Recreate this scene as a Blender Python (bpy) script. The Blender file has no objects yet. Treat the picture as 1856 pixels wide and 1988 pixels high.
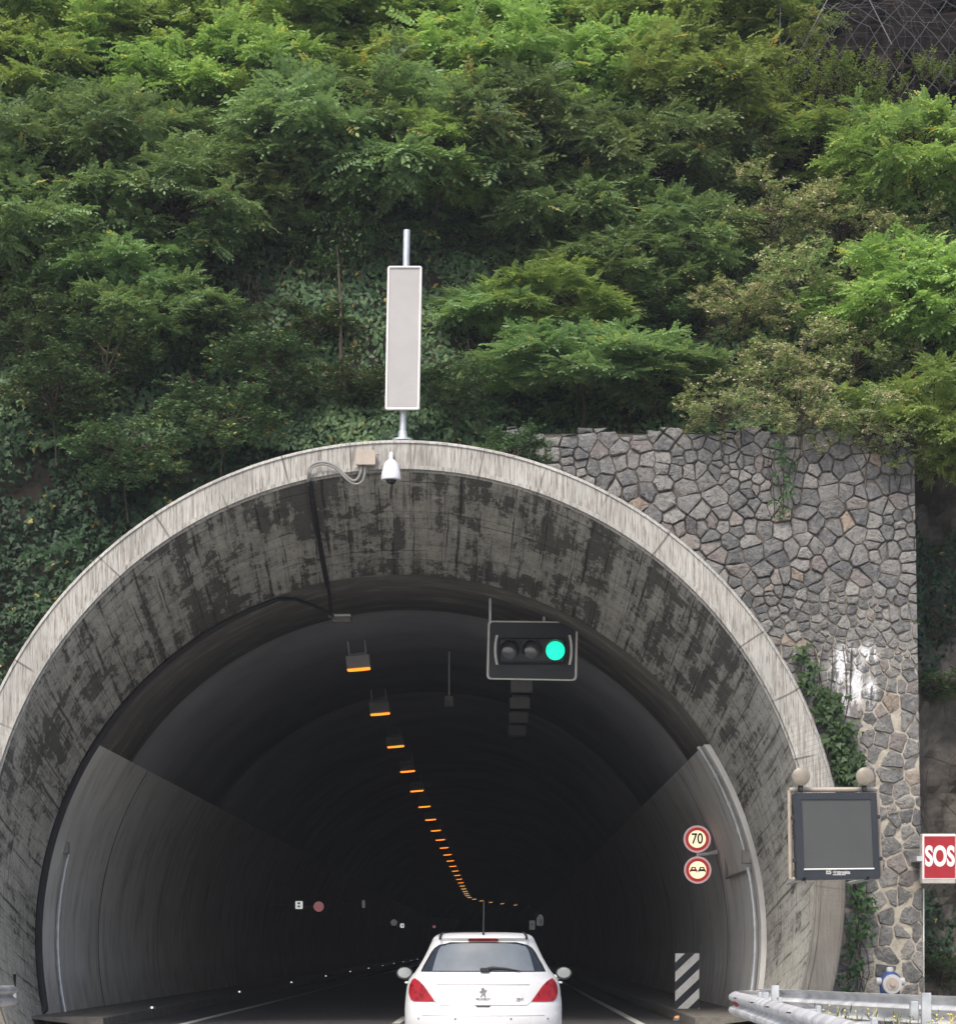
import bpy, math, random
import numpy as np
from mathutils import Vector
random.seed(7)
RNG = np.random.default_rng(11)
R = math.radians
PI = math.pi
scene = bpy.context.scene
col = scene.collection

# ------------------------------------------------------------------ camera
F = 4400.0; VX, VY, EYE = 961.0, 1850.0, 1.25      # focal length and horizon, in units of the 1856x1988 view
cam = bpy.data.cameras.new('camera')
camo = bpy.data.objects.new('camera', cam); col.objects.link(camo)
cam.sensor_fit = 'VERTICAL'; cam.sensor_height = 24.0
cam.lens = F / 1988 * 24.0
cam.shift_y = (VY - 994) / 1988
cam.shift_x = -(VX - 928) / 1988
cam.clip_start = 0.1; cam.clip_end = 3000
camo.location = (0, 0, EYE); camo.rotation_euler = (R(90), 0, 0)
scene.camera = camo

def P(x, y, d):
    return Vector(((x - VX) * d / F, d, EYE - (y - VY) * d / F))

# ------------------------------------------------------------------ world and sun
SUN_DIR = Vector((-0.22, -0.58, 0.79)).normalized()
w = bpy.data.worlds.new('World'); scene.world = w; w.use_nodes = True
nt = w.node_tree
sky = nt.nodes.new('ShaderNodeTexSky'); sky.sky_type = 'NISHITA'; sky.sun_disc = False
sky.sun_elevation = math.asin(SUN_DIR.z); sky.sun_rotation = math.atan2(SUN_DIR.x, SUN_DIR.y)
sky.air_density = 1.0; sky.dust_density = 4.0; sky.ozone_density = 1.0
bg = nt.nodes['Background']; bg.inputs['Strength'].default_value = 0.15
nt.links.new(sky.outputs[0], bg.inputs['Color'])
sl = bpy.data.lights.new('sun', 'SUN'); sl.energy = 1.6; sl.angle = R(18); sl.color = (1.0, 0.95, 0.87)
so = bpy.data.objects.new('sun', sl); col.objects.link(so)
so.rotation_euler = SUN_DIR.to_track_quat('Z', 'Y').to_euler()
so.location = (0, 0, 60)
scene.view_settings.view_transform = 'Standard'; scene.view_settings.look = 'None'
scene.view_settings.gamma = 1.0; scene.view_settings.exposure = 0.80
scene.render.engine = 'CYCLES'
scene.cycles.max_bounces = 8

# ------------------------------------------------------------------ node helpers
class M_:
    def __init__(s, name):
        s.m = bpy.data.materials.new(name); s.m.use_nodes = True
        s.t = s.m.node_tree; s.b = s.t.nodes['Principled BSDF']
    def n(s, k, **kw):
        q = s.t.nodes.new('ShaderNode' + k)
        for a, v in kw.items(): setattr(q, a, v)
        return q
    def l(s, a, b): s.t.links.new(a, b)
    def setin(s, sock, v):
        if hasattr(v, 'is_output'): s.l(v, sock)
        elif isinstance(v, (tuple, list)) and len(v) == 3 and sock.type == 'RGBA': sock.default_value = (*v, 1)
        else: sock.default_value = v
    def obj(s): return s.n('TexCoord').outputs['Object']
    def gen(s): return s.n('NewGeometry').outputs['Position']
    def uv(s): return s.n('TexCoord').outputs['UV']
    def scale(s, vec, sc, loc=(0,0,0)):
        q = s.n('Mapping'); s.l(vec, q.inputs[0]); q.inputs['Scale'].default_value = sc; q.inputs['Location'].default_value = loc
        return q.outputs[0]
    def noise(s, vec, sc=1., det=4., rough=.55, out=0):
        q = s.n('TexNoise'); s.l(vec, q.inputs['Vector']); q.inputs['Scale'].default_value = sc
        q.inputs['Detail'].default_value = det; q.inputs['Roughness'].default_value = rough
        return q.outputs[out]
    def ramp(s, f, pts):
        q = s.n('ValToRGB'); s.l(f, q.inputs[0]); e = q.color_ramp.elements
        while len(e) < len(pts): e.new(.5)
        for i, (p, c) in enumerate(pts):
            e[i].position = p
            e[i].color = (c, c, c, 1) if isinstance(c, (int, float)) else (*c, 1)
        return q.outputs[0]
    def mix(s, f, a, b, mode='MIX'):
        q = s.n('Mix', data_type='RGBA', blend_type=mode)
        s.setin(q.inputs[0], f); s.setin(q.inputs[6], a); s.setin(q.inputs[7], b)
        return q.outputs[2]
    def math(s, op, a, b=0., c=0.):
        q = s.n('Math', operation=op); s.setin(q.inputs[0], a); s.setin(q.inputs[1], b); s.setin(q.inputs[2], c)
        return q.outputs[0]
    def sep(s, v):
        q = s.n('SeparateXYZ'); s.l(v, q.inputs[0]); return q.outputs
    def attr(s, name, out='Fac'):
        q = s.n('Attribute', attribute_name=name); return q.outputs[out]
    def color(s, v): s.setin(s.b.inputs['Base Color'], v)
    def rough(s, v): s.setin(s.b.inputs['Roughness'], v)
    def bump(s, h, strength=.4, dist=.02):
        q = s.n('Bump'); q.inputs['Strength'].default_value = strength; q.inputs['Distance'].default_value = dist
        s.l(h, q.inputs['Height']); s.l(q.outputs[0], s.b.inputs['Normal'])

def plain(name, c, rough=.6, metal=0., spec=.5, var=.12, sc=6., coat=0.):
    m = M_(name)
    n = m.noise(m.obj(), sc, 5)
    lo = tuple(x * (1 - var) for x in c); hi = tuple(min(1, x * (1 + var)) for x in c)
    m.color(m.ramp(n, [(.3, lo), (.7, hi)]))
    m.rough(m.ramp(n, [(.3, max(0, rough - .08)), (.7, min(1, rough + .08))]))
    m.b.inputs['Metallic'].default_value = metal
    m.b.inputs['Specular IOR Level'].default_value = spec
    m.b.inputs['Coat Weight'].default_value = coat
    return m.m

def emit(name, c, st, base=(.1,.1,.1)):
    m = M_(name); m.color(base)
    n = m.noise(m.obj(), 8, 2)
    m.setin(m.b.inputs['Emission Color'], m.mix(n, c, tuple(x * .85 for x in c)))
    m.b.inputs['Emission Strength'].default_value = st
    return m.m

# ------------------------------------------------------------------ object helpers
def tag(o, label=None, cat=None, group=None, kind=None):
    if label: o['label'] = label
    if cat: o['category'] = cat
    if group: o['group'] = group
    if kind: o['kind'] = kind
    return o
def empty(name, loc, label=None, cat=None, group=None, rz=0.):
    o = bpy.data.objects.new(name, None); col.objects.link(o); o.empty_display_size = .2
    o.location = loc; o.rotation_euler = (0, 0, rz)
    return tag(o, label, cat, group)
def wloc(o):
    v = Vector((0, 0, 0))
    while o: v = v + Vector(o.location); o = o.parent
    return v
def link_mesh(name, me, mat, parent=None, local=False):
    if not local and parent is not None:
        off = wloc(parent)
        n = len(me.vertices); a = np.empty(n * 3, 'f'); me.vertices.foreach_get('co', a)
        a = a.reshape(-1, 3) - np.array(off, 'f'); me.vertices.foreach_set('co', a.ravel()); me.update()
    o = bpy.data.objects.new(name, me); col.objects.link(o)
    if mat: me.materials.append(mat)
    if parent: o.parent = parent
    return o

class MB:
    def __init__(s): s.v = []; s.f = []; s.sm = []; s.uv = None; s.mi = []
    def add(s, vs, fs, smooth=False, mi=0):
        k = len(s.v); s.v += [tuple(v) for v in vs]
        s.f += [tuple(i + k for i in f) for f in fs]; s.sm += [smooth] * len(fs); s.mi += [mi] * len(fs)
        return s
    def box(s, c, d, rz=0., b=0.):
        x, y, z = (q / 2 for q in d); cs, sn = math.cos(rz), math.sin(rz)
        if b <= 0:
            vs = [(i * x, j * y, k * z) for k in (-1, 1) for i, j in ((-1, -1), (1, -1), (1, 1), (-1, 1))]
            fs = [(0, 3, 2, 1), (4, 5, 6, 7), (0, 1, 5, 4), (1, 2, 6, 5), (2, 3, 7, 6), (3, 0, 4, 7)]
        else:
            b = min(b, x * .9, y * .9, z * .9); vs = []; fs = []
            lv = [(-z, b), (-z + b, 0), (z - b, 0), (z, b)]
            for zz, q in lv:
                X, Y = x - q, y - q; c_ = b
                vs += [(-X + c_, -Y, zz), (X - c_, -Y, zz), (X, -Y + c_, zz), (X, Y - c_, zz), (X - c_, Y, zz), (-X + c_, Y, zz), (-X, Y - c_, zz), (-X, -Y + c_, zz)]
            for i in range(3):
                for j in range(8): fs.append((i * 8 + j, i * 8 + (j + 1) % 8, i * 8 + 8 + (j + 1) % 8, i * 8 + 8 + j))
            fs.append(tuple(range(7, -1, -1))); fs.append(tuple(range(24, 32)))
        vs = [(v[0] * cs - v[1] * sn + c[0], v[0] * sn + v[1] * cs + c[1], v[2] + c[2]) for v in vs]
        return s.add(vs, fs)
    def tube(s, pts, r, n=8, cap=True):
        pts = [Vector(p) for p in pts]; k = len(pts)
        rs = r if isinstance(r, (list, tuple)) else [r] * k
        vs = []; fs = []; up = None
        for i, p in enumerate(pts):
            t = (pts[min(i + 1, k - 1)] - pts[max(i - 1, 0)]).normalized()
            if up is None: up = Vector((0, 0, 1)) if abs(t.z) < .9 else Vector((0, 1, 0))
            a = t.cross(up).normalized(); b_ = a.cross(t).normalized(); up = b_
            for j in range(n):
                q = 2 * PI * j / n; vs.append(p + a * (math.cos(q) * rs[i]) + b_ * (math.sin(q) * rs[i]))
        for i in range(k - 1):
            for j in range(n): fs.append((i * n + j, i * n + (j + 1) % n, i * n + n + (j + 1) % n, i * n + n + j))
        if cap: fs.append(tuple(range(n))); fs.append(tuple(range((k - 1) * n + n - 1, (k - 1) * n - 1, -1)))
        return s.add(vs, fs, True)
    def lathe(s, c, axis, prof, n=28):
        ax = Vector(axis).normalized(); a = ax.orthogonal().normalized(); b_ = ax.cross(a)
        vs = []; fs = []; c = Vector(c)
        for h, r in prof:
            for j in range(n):
                q = 2 * PI * j / n; vs.append(c + ax * h + a * (math.cos(q) * r) + b_ * (math.sin(q) * r))
        for i in range(len(prof) - 1):
            for j in range(n): fs.append((i * n + j, i * n + (j + 1) % n, i * n + n + (j + 1) % n, i * n + n + j))
        fs.append(tuple(range(n))); fs.append(tuple(range(len(prof) * n - 1, len(prof) * n - n - 1, -1)))
        return s.add(vs, fs, True)
    def prism(s, poly, y0, y1):       # polygon in (x, z), extruded along y
        n = len(poly)
        vs = [(x, y0, z) for x, z in poly] + [(x, y1, z) for x, z in poly]
        fs = [tuple(range(n)), tuple(range(2 * n - 1, n - 1, -1))] + [(i, i + n, (i + 1) % n + n, (i + 1) % n) for i in range(n)]
        return s.add(vs, fs)
    def build(s, name, mat, parent=None, local=False, bevel=0.):
        me = bpy.data.meshes.new(name); me.from_pydata(s.v, [], s.f); me.update()
        me.polygons.foreach_set('use_smooth', s.sm)
        o = link_mesh(name, me, mat, parent, local)
        import bmesh
        bm = bmesh.new(); bm.from_mesh(me); bmesh.ops.recalc_face_normals(bm, faces=bm.faces); 
        for e in bm.edges:
            if len(e.link_faces) == 2 and e.calc_face_angle(0) > R(38): e.smooth = False
        bm.to_mesh(me); bm.free()
        if bevel:
            b = o.modifiers.new('bevel', 'BEVEL'); b.width = bevel; b.segments = 2; b.limit_method = 'ANGLE'
        return o

def text(name, body, size, mat, parent, loc, xs=1., bold=0., depth=.004, rz=0., align='CENTER'):
    c = bpy.data.curves.new(name, 'FONT'); c.body = body; c.size = size; c.align_x = align; c.align_y = 'CENTER'
    c.extrude = depth; c.offset = bold
    t = bpy.data.objects.new(name, c); col.objects.link(t)
    dg = bpy.context.evaluated_depsgraph_get(); dg.update()
    me = bpy.data.meshes.new_from_object(t.evaluated_get(dg))
    bpy.data.objects.remove(t); bpy.data.curves.remove(c)
    me.name = name; me.materials.clear()
    n = len(me.vertices); a = np.empty(n * 3, 'f'); me.vertices.foreach_get('co', a); a = a.reshape(-1, 3)
    b = np.stack([a[:, 0] * xs, -a[:, 2], a[:, 1]], 1)
    b += np.array(loc, 'f'); me.vertices.foreach_set('co', b.ravel()); me.update()
    return link_mesh(name, me, mat, parent)

def copy_tree(o, parent=None):
    c = o.copy(); col.objects.link(c); c.parent = parent
    for ch in list(o.children): copy_tree(ch, c)
    return c

# smooth pseudo noise for numpy arrays
_ph = RNG.uniform(0, 6.28, (60,)); _dr = RNG.normal(0, 1, (60, 3))
def nz(x, y, z, sc=1., k=0, oct=3):
    s = 0; a = 1.; tot = 0
    for o in range(oct):
        q = 0
        for i in range(5):
            j = (k + o * 5 + i) % 60
            q = q + np.sin((_dr[j, 0] * x + _dr[j, 1] * y + _dr[j, 2] * z) * sc + _ph[j])
        s = s + a * q / 2.2; tot += a; a *= .5; sc *= 2.1
    return s / tot

# ------------------------------------------------------------------ materials
def concrete_face():
    m = M_('ring_concrete'); g = m.gen(); uv = m.uv()
    base = m.ramp(m.noise(g, 1.3, 6, .6), [(.3, (.30, .295, .275)), (.7, (.43, .425, .398))])
    st = m.noise(m.scale(g, (22, 22, 1.5)), 1., 5, .65)
    st2 = m.noise(m.scale(g, (48, 40, 3.2)), 1., 4, .6)
    base = m.mix(m.ramp(st, [(.46, 0.), (.66, .62)]), base, (.15, .132, .112))
    base = m.mix(m.ramp(st2, [(.53, 0.), (.64, .75)]), base, (.13, .112, .095))
    base = m.mix(m.ramp(m.noise(m.scale(g, (40, 40, 2.5), (5, 2, 1)), 1., 3), [(.60, 0.), (.74, .5)]), base, (.62, .58, .52))
    zz = m.sep(g)[2]
    # dirt running down from the upper edge, darker foot on the right
    wv = m.n('TexWave', wave_type='BANDS', bands_direction='X'); m.l(m.scale(uv, (1, 1, 1)), wv.inputs['Vector'])
    wv.inputs['Scale'].default_value = .31; wv.inputs['Distortion'].default_value = 1.2; wv.inputs['Detail'].default_value = 2
    low = m.ramp(m.math('ADD', zz, m.math('MULTIPLY', m.noise(g, .8, 3), 2.)), [(.0, 1.), (1., 1.)])
    lowmask = m.math('MULTIPLY', m.ramp(m.math('MULTIPLY', zz, .1), [(.38, 1.), (.72, 0.)]), 1.)
    line = m.ramp(wv.outputs[0], [(.0, 1.), (.004, 0.)])
    base = m.mix(m.math('MULTIPLY', m.math('MULTIPLY', line, m.ramp(m.noise(uv, .9, 2), [(.45, 0.), (.55, 1.)])), .8), base, (.07, .06, .05))
    wv2 = m.n('TexWave', wave_type='BANDS', bands_direction='X'); m.l(uv, wv2.inputs['Vector'])
    wv2.inputs['Scale'].default_value = 4.2; wv2.inputs['Distortion'].default_value = .6
    l2 = m.math('MULTIPLY', m.ramp(wv2.outputs[0], [(0., 1.), (.06, 0.)]), m.math('MULTIPLY', m.ramp(m.noise(uv, .7, 2), [(.5, 0.), (.6, .5)]), lowmask))
    base = m.mix(l2, base, (.12, .10, .08))
    foot = m.math('MULTIPLY', m.ramp(m.math('MULTIPLY', zz, .1), [(.28, 1.), (.40, 0.)]), m.ramp(m.noise(g, .9, 4), [(.3, .6), (.6, .95)]))
    base = m.mix(foot, base, (.135, .125, .108))
    m.color(base); m.rough(.9); m.b.inputs['Specular IOR Level'].default_value = .25
    m.bump(m.noise(g, 22, 5), .35, .015)
    return m.m

def soffit_mat():
    m = M_('soffit_concrete'); uv = m.uv(); g = m.gen(); zz = m.sep(g)[2]
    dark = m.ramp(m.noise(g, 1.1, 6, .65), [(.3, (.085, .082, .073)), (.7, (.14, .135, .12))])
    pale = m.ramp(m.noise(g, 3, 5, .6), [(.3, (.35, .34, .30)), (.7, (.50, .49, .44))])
    big = m.noise(m.scale(uv, (.55, .24, 1)), 1., 3, .5)                # broad zones, long in depth
    med = m.noise(m.scale(uv, (2.1, .8, 1), (7, 1, 0)), 1., 5, .6)
    # patches peel off board by board: cell noise
    vor = m.n('TexVoronoi', feature='F1', distance='CHEBYCHEV'); m.l(m.scale(uv, (3.1, 2.2, 1)), vor.inputs['Vector']); vor.inputs['Scale'].default_value = 1.
    cell = m.sep(vor.outputs['Color'])[0]
    fine = m.noise(m.scale(uv, (11, 4.5, 1)), 1., 7, .78)
    stripe = m.noise(m.scale(uv, (5.5, .22, 1), (3, 9, 0)), 1., 3, .6)   # streaks along the depth
    s = m.math('ADD', m.math('MULTIPLY', big, .75), m.math('MULTIPLY', med, .45))
    s = m.math('ADD', s, m.math('MULTIPLY', cell, .20)); s = m.math('ADD', s, m.math('MULTIPLY', fine, .75))
    s = m.math('ADD', s, m.math('MULTIPLY', stripe, .70))
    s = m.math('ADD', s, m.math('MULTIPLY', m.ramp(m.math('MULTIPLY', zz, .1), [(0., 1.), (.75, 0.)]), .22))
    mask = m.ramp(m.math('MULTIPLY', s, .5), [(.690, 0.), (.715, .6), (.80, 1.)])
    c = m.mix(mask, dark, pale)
    # dark smears
    c = m.mix(m.ramp(m.noise(m.scale(uv, (5.5, .35, 1), (1, 4, 0)), 1., 4), [(.58, 0.), (.72, .65)]), c, (.045, .041, .036))
    # pits
    c = m.mix(m.ramp(m.noise(m.scale(uv, (16, 11, 1)), 1., 3, .5), [(.62, 0.), (.67, .7)]), c, (.05, .045, .038))
    x, y = m.sep(uv)[0], m.sep(uv)[1]
    wob = m.math('MULTIPLY', m.math('SUBTRACT', m.noise(m.scale(uv, (1.3, .6, 1)), 1., 4), .5), .12)
    def lines(v, period, off, wd, amp, k):
        f = m.math('FRACT', m.math('ADD', m.math('DIVIDE', m.math('ADD', v, wob), period), off))
        d = m.math('MULTIPLY', m.math('ABSOLUTE', m.math('SUBTRACT', f, .5)), period)
        ln = m.ramp(d, [(0., 1.), (wd, 0.)])
        br = m.ramp(m.noise(m.scale(uv, (.8, .8, 1), (k, k, 0)), 1., 3), [(.40, 0.), (.56, amp)])
        return m.math('MULTIPLY', ln, br)
    for args in ((x, 1.12, .13, .035, 1., 1), (x, .56, .4, .022, .95, 5), (y, 1.5, .2, .028, .95, 9), (y, .75, .3, .018, .8, 13), (x, .28, .1, .014, .6, 21)):
        c = m.mix(lines(*args), c, (.035, .032, .028))
    m.color(c); m.rough(.95); m.b.inputs['Specular IOR Level'].default_value = .2
    m.bump(m.math('ADD', fine, m.math('MULTIPLY', mask, .4)), .5, .02)
    return m.m

def lining_mat():
    m = M_('lining_with_glare'); g = m.gen(); uv = m.uv()
    y = m.sep(g)[1]
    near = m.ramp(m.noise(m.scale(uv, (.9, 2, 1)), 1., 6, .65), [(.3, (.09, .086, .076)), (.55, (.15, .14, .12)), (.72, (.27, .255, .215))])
    far = m.ramp(m.noise(g, .5, 5), [(.3, (.19, .193, .205)), (.7, (.27, .272, .285))])  # deep bore lifted to bluish grey, windscreen glare put into the colour
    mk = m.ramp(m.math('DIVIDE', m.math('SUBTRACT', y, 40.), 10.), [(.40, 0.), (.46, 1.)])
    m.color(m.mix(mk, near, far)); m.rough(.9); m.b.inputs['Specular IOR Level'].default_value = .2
    m.bump(m.noise(g, 9, 4), .3, .02)
    return m.m

def panel_mat():
    m = M_('painted_wall_panel'); g = m.gen()
    c = m.ramp(m.noise(m.scale(g, (1, .35, 1.)), 1., 6, .6), [(.3, (.64, .63, .60)), (.7, (.76, .75, .72))])
    st = m.noise(m.scale(g, (1, 2.4, .6)), 1., 5)
    c = m.mix(m.ramp(st, [(.5, 0.), (.75, .5)]), c, (.20, .19, .17))
    z = m.sep(g)[2]
    c = m.mix(m.math('MULTIPLY', m.ramp(z, [(.1, 1.), (1., 0.)]), m.noise(g, 2.5, 5)), c, (.12, .11, .095))
    c = m.mix(m.ramp(m.noise(m.scale(g, (.7, .9, .25), (3, 1, 2)), 1., 6, .7), [(.50, 0.), (.75, .5)]), c, (.38, .365, .33))
    c = m.mix(m.ramp(m.noise(m.scale(g, (2.2, 1.3, .45)), 1., 5, .65), [(.60, 0.), (.76, .5)]), c, (.16, .15, .13))
    m.color(c); m.rough(.6); m.b.inputs['Specular IOR Level'].default_value = .3
    return m.m

def stone_mat():
    m = M_('rubble_stone'); g = m.gen(); t = m.attr('tint'); t2 = m.attr('warm')
    c = m.ramp(t, [(0., (.095, .098, .102)), (.35, (.145, .146, .146)), (.7, (.19, .188, .182)), (1., (.25, .243, .23))])
    c = m.mix(m.ramp(t2, [(.86, 0.), (.92, .5)]), c, (.21, .17, .155))
    c = m.mix(m.ramp(t2, [(.975, 0.), (.985, .6)]), c, (.32, .245, .18))
    n = m.noise(g, 7, 8, .72)
    c = m.mix(m.ramp(n, [(.42, .0), (.62, .75)]), c, m.mix(.5, c, (.33, .32, .30)), 'MIX')
    c = m.mix(m.ramp(m.noise(g, 16, 5, .7), [(.5, 0.), (.68, .7)]), c, (.05, .05, .052))
    # limewash runs
    c = m.mix(m.math('MULTIPLY', m.attr('paint'), m.ramp(m.noise(m.scale(g, (9, 9, 2.6)), 1., 5, .7), [(.44, 0.), (.50, 1.)])), c, (.74, .74, .76))
    m.color(c); m.rough(.92); m.b.inputs['Specular IOR Level'].default_value = .2
    m.bump(m.noise(g, 12, 9, .7), .9, .05)
    return m.m

def mortar_mat():
    m = M_('mortar'); g = m.gen(); z = m.sep(g)[2]
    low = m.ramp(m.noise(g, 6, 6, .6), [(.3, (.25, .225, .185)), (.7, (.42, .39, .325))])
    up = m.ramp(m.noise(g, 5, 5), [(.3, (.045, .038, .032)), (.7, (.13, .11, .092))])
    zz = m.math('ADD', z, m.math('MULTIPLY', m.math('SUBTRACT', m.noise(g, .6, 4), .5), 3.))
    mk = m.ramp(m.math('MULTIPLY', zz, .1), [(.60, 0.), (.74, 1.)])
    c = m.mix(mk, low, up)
    c = m.mix(m.math('MULTIPLY', m.attr('paint'), m.ramp(m.noise(m.scale(g, (9, 9, 2.6)), 1., 5, .7), [(.44, 0.), (.50, 1.)])), c, (.74, .74, .76))
    m.color(c); m.rough(.95); m.bump(m.noise(g, 18, 6), .6, .03)
    return m.m

def leaf_mat(name, lo, hi, alt=None, altp=.9, trans=.35, orand=.25, spec=.22):
    m = M_(name); t = m.attr('tint')
    c = m.ramp(t, [(0., lo), (altp if alt else 1., hi)] + ([(min(1., altp + .02), alt)] if alt else []))
    oi = m.n('ObjectInfo').outputs['Random']
    hs = m.n('HueSaturation'); m.l(c, hs.inputs['Color'])
    m.l(m.ramp(oi, [(0., 1 - orand), (1., 1 + orand)]), hs.inputs['Value'])
    m.l(m.math('ADD', m.math('MULTIPLY', oi, .035), .482), hs.inputs['Hue'])
    c = hs.outputs[0]
    m.color(c); m.rough(.5); m.b.inputs['Specular IOR Level'].default_value = spec
    tr = m.n('BsdfTranslucent'); m.l(m.mix(.5, c, m.mix(1., c, (1.0, 1.0, .25), 'MULTIPLY')), tr.inputs['Color'])
    mx = m.n('MixShader'); mx.inputs[0].default_value = trans
    m.l(m.b.outputs[0], mx.inputs[1]); m.l(tr.outputs[0], mx.inputs[2])
    m.l(mx.outputs[0], m.t.nodes['Material Output'].inputs[0])
    return m.m

def ground_mat(name, a, b, sc=2., bump=.4):
    m = M_(name); g = m.gen()
    m.color(m.ramp(m.noise(g, sc, 8, .65), [(.3, a), (.7, b)])); m.rough(.95); m.bump(m.noise(g, sc * 6, 6), bump, .03)
    m.b.inputs['Specular IOR Level'].default_value = .2
    return m.m
def rock_mat():
    m = M_('bare_rock'); g = m.gen()
    c = m.ramp(m.noise(g, .9, 8, .7), [(.3, (.008, .007, .006)), (.55, (.022, .018, .016)), (.70, (.07, .05, .04)), (.82, (.20, .15, .115))])
    m.color(c); m.rough(1.); m.b.inputs['Specular IOR Level'].default_value = .05; m.bump(m.noise(g, 3.5, 9, .7), 1., .3)
    return m.m

M = {}
M['ring'] = concrete_face(); M['soffit'] = soffit_mat(); M['lining'] = lining_mat(); M['panel'] = panel_mat()
M['stone'] = stone_mat(); M['mortar'] = mortar_mat(); M['rock'] = rock_mat()
M['soil'] = ground_mat('shaded_soil', (.018, .016, .012), (.05, .044, .034))
M['asphalt'] = ground_mat('asphalt', (.16, .16, .16), (.24, .24, .235), 12, .3)
M['verge'] = ground_mat('verge_gravel', (.22, .215, .195), (.38, .365, .33), 9, .5)
M['kerb'] = ground_mat('kerb_concrete', (.10, .095, .085), (.2, .19, .17), 5, .3)
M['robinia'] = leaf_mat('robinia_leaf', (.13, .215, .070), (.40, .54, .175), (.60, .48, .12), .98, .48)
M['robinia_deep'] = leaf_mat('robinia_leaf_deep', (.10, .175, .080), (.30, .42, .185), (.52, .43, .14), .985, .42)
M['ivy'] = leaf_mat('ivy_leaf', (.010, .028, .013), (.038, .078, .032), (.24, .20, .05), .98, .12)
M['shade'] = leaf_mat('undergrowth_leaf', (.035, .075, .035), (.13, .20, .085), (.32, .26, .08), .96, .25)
M['paleleaf'] = leaf_mat('pale_shrub_leaf', (.12, .20, .075), (.36, .45, .20), (.70, .63, .46), .72, .3, .1)
M['lime'] = leaf_mat('lime_shoot_leaf', (.09, .16, .035), (.28, .36, .10), None, .9, .35, .1)
M['bark'] = ground_mat('bark', (.03, .024, .018), (.10, .082, .062), 8, .6)
M['twig'] = ground_mat('dry_twig', (.03, .024, .018), (.10, .08, .06), 8, .3)
M['galv'] = plain('galvanised_steel', (.52, .54, .56), .45, .6, .5, .2, 5)
M['rope'] = plain('steel_rope', (.22, .215, .21), .6, .2, .3, .3, 30)
M['lenstan'] = plain('tan_lamp_lens', (.22, .195, .155), .35, 0, .5, .12, 12)
M['wire'] = plain('dull_wire', (.10, .10, .10), .6, .3, .4, .2, 5)
M['galv2'] = plain('weathered_guardrail_steel', (.60, .60, .60), .55, .35, .5, .28, 3)
M['panelgrey'] = plain('pale_grey_radome', (.355, .347, .345), .6, 0, .3, .06, 3)
M['paneledge'] = plain('pale_panel_edge', (.68, .64, .63), .6, 0, .3, .06, 3)
M['beige'] = plain('beige_painted_box', (.36, .31, .26), .6)
M['white_plastic'] = plain('white_plastic', (.62, .63, .66), .35, 0, .5, .08)
M['black'] = plain('black_rubber', (.014, .014, .016), .6)
M['blackpaint'] = plain('black_painted_metal', (.018, .021, .028), .5)
M['navy'] = plain('dark_blue_frame', (.012, .016, .025), .5)
M['darkglass'] = plain('dark_lens', (.05, .05, .055), .12, 0, .8)
M['border'] = plain('white_border', (.66, .66, .62), .5)
M['white_line'] = plain('worn_white_road_paint', (.55, .55, .53), .7, 0, .3, .3, 9)
M['signwhite'] = plain('reflective_white', (.74, .74, .72), .45)
M['signred'] = plain('sign_red', (.30, .008, .016), .4)
M['sosgrey'] = plain('sos_housing', (.40, .38, .35), .6)
M['green_on'] = emit('green_signal_glow', (.005, .80, .38), 1.0, (.0, .25, .15))
gm = M_('green_led_lens'); vo = gm.n('TexVoronoi'); gm.l(gm.obj(), vo.inputs['Vector']); vo.inputs['Scale'].default_value = 34.
gm.color((0., .25, .15)); gm.setin(gm.b.inputs['Emission Color'], gm.mix(gm.ramp(vo.outputs['Distance'], [(.25, 0.), (.6, .6)]), (.01, .85, .42), (.0, .42, .24))); gm.b.inputs['Emission Strength'].default_value = 1.15
M['green_on'] = gm.m
M['orange_on'] = emit('sodium_lamp_glow', (1., .27, .02), 1.25, (.4, .15, .02))
M['warm_on'] = emit('far_lamp_glow', (1., .55, .2), .8, (.4, .2, .1))
M['reflector_glint'] = emit('kerb_reflector_glow', (.85, .93, 1.), .9, (.6, .6, .6))  # emission stands in for the light these reflectors throw back
M['lit70'] = emit('backlit_sign_face', (1., .80, .50), .75, (.5, .45, .35))
M['litred'] = emit('backlit_sign_ring', (.55, .035, .03), .35, (.35, .02, .02))
M['litpink'] = emit('backlit_sign_rim', (.62, .40, .42), .4, (.35, .25, .25))
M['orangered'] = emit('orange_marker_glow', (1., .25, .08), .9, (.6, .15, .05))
M['lampbox'] = plain('grey_lamp_housing', (.20, .195, .185), .6)
M['carwhite'] = plain('white_car_paint', (.55, .55, .547), .3, 0, .5, .02, 3, .3)
M['carglass'] = plain('car_glass', (.12, .135, .145), .08, 0, .9, .2, 2)  # greyish base puts sky reflection and sunlit dust into the rear glass colour
M['cardark'] = plain('dark_privacy_glass', (.012, .013, .015), .08, 0, .6)
M['tail'] = plain('tail_lamp_red', (.26, .004, .008), .3, 0, .3, .45, 14, .2)
M['seam'] = plain('panel_gap', (.10, .10, .105), .6)
M['chrome'] = plain('chrome_badge', (.42, .43, .46), .2, .8)
M['mirror'] = plain('mirror_glass', (.42, .46, .47), .15, .6)
M['tyre'] = plain('tyre_rubber', (.02, .02, .02), .8)
M['hydrblue'] = plain('hydrant_blue', (.035, .06, .17), .5)
M['hydrwhite'] = plain('hydrant_white', (.42, .42, .42), .5)
M['flower'] = plain('yellow_flower', (.62, .52, .14), .6)
M['weed'] = leaf_mat('weed_leaf', (.10, .15, .04), (.28, .32, .10), (.4, .36, .2), .85, .3)
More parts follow.
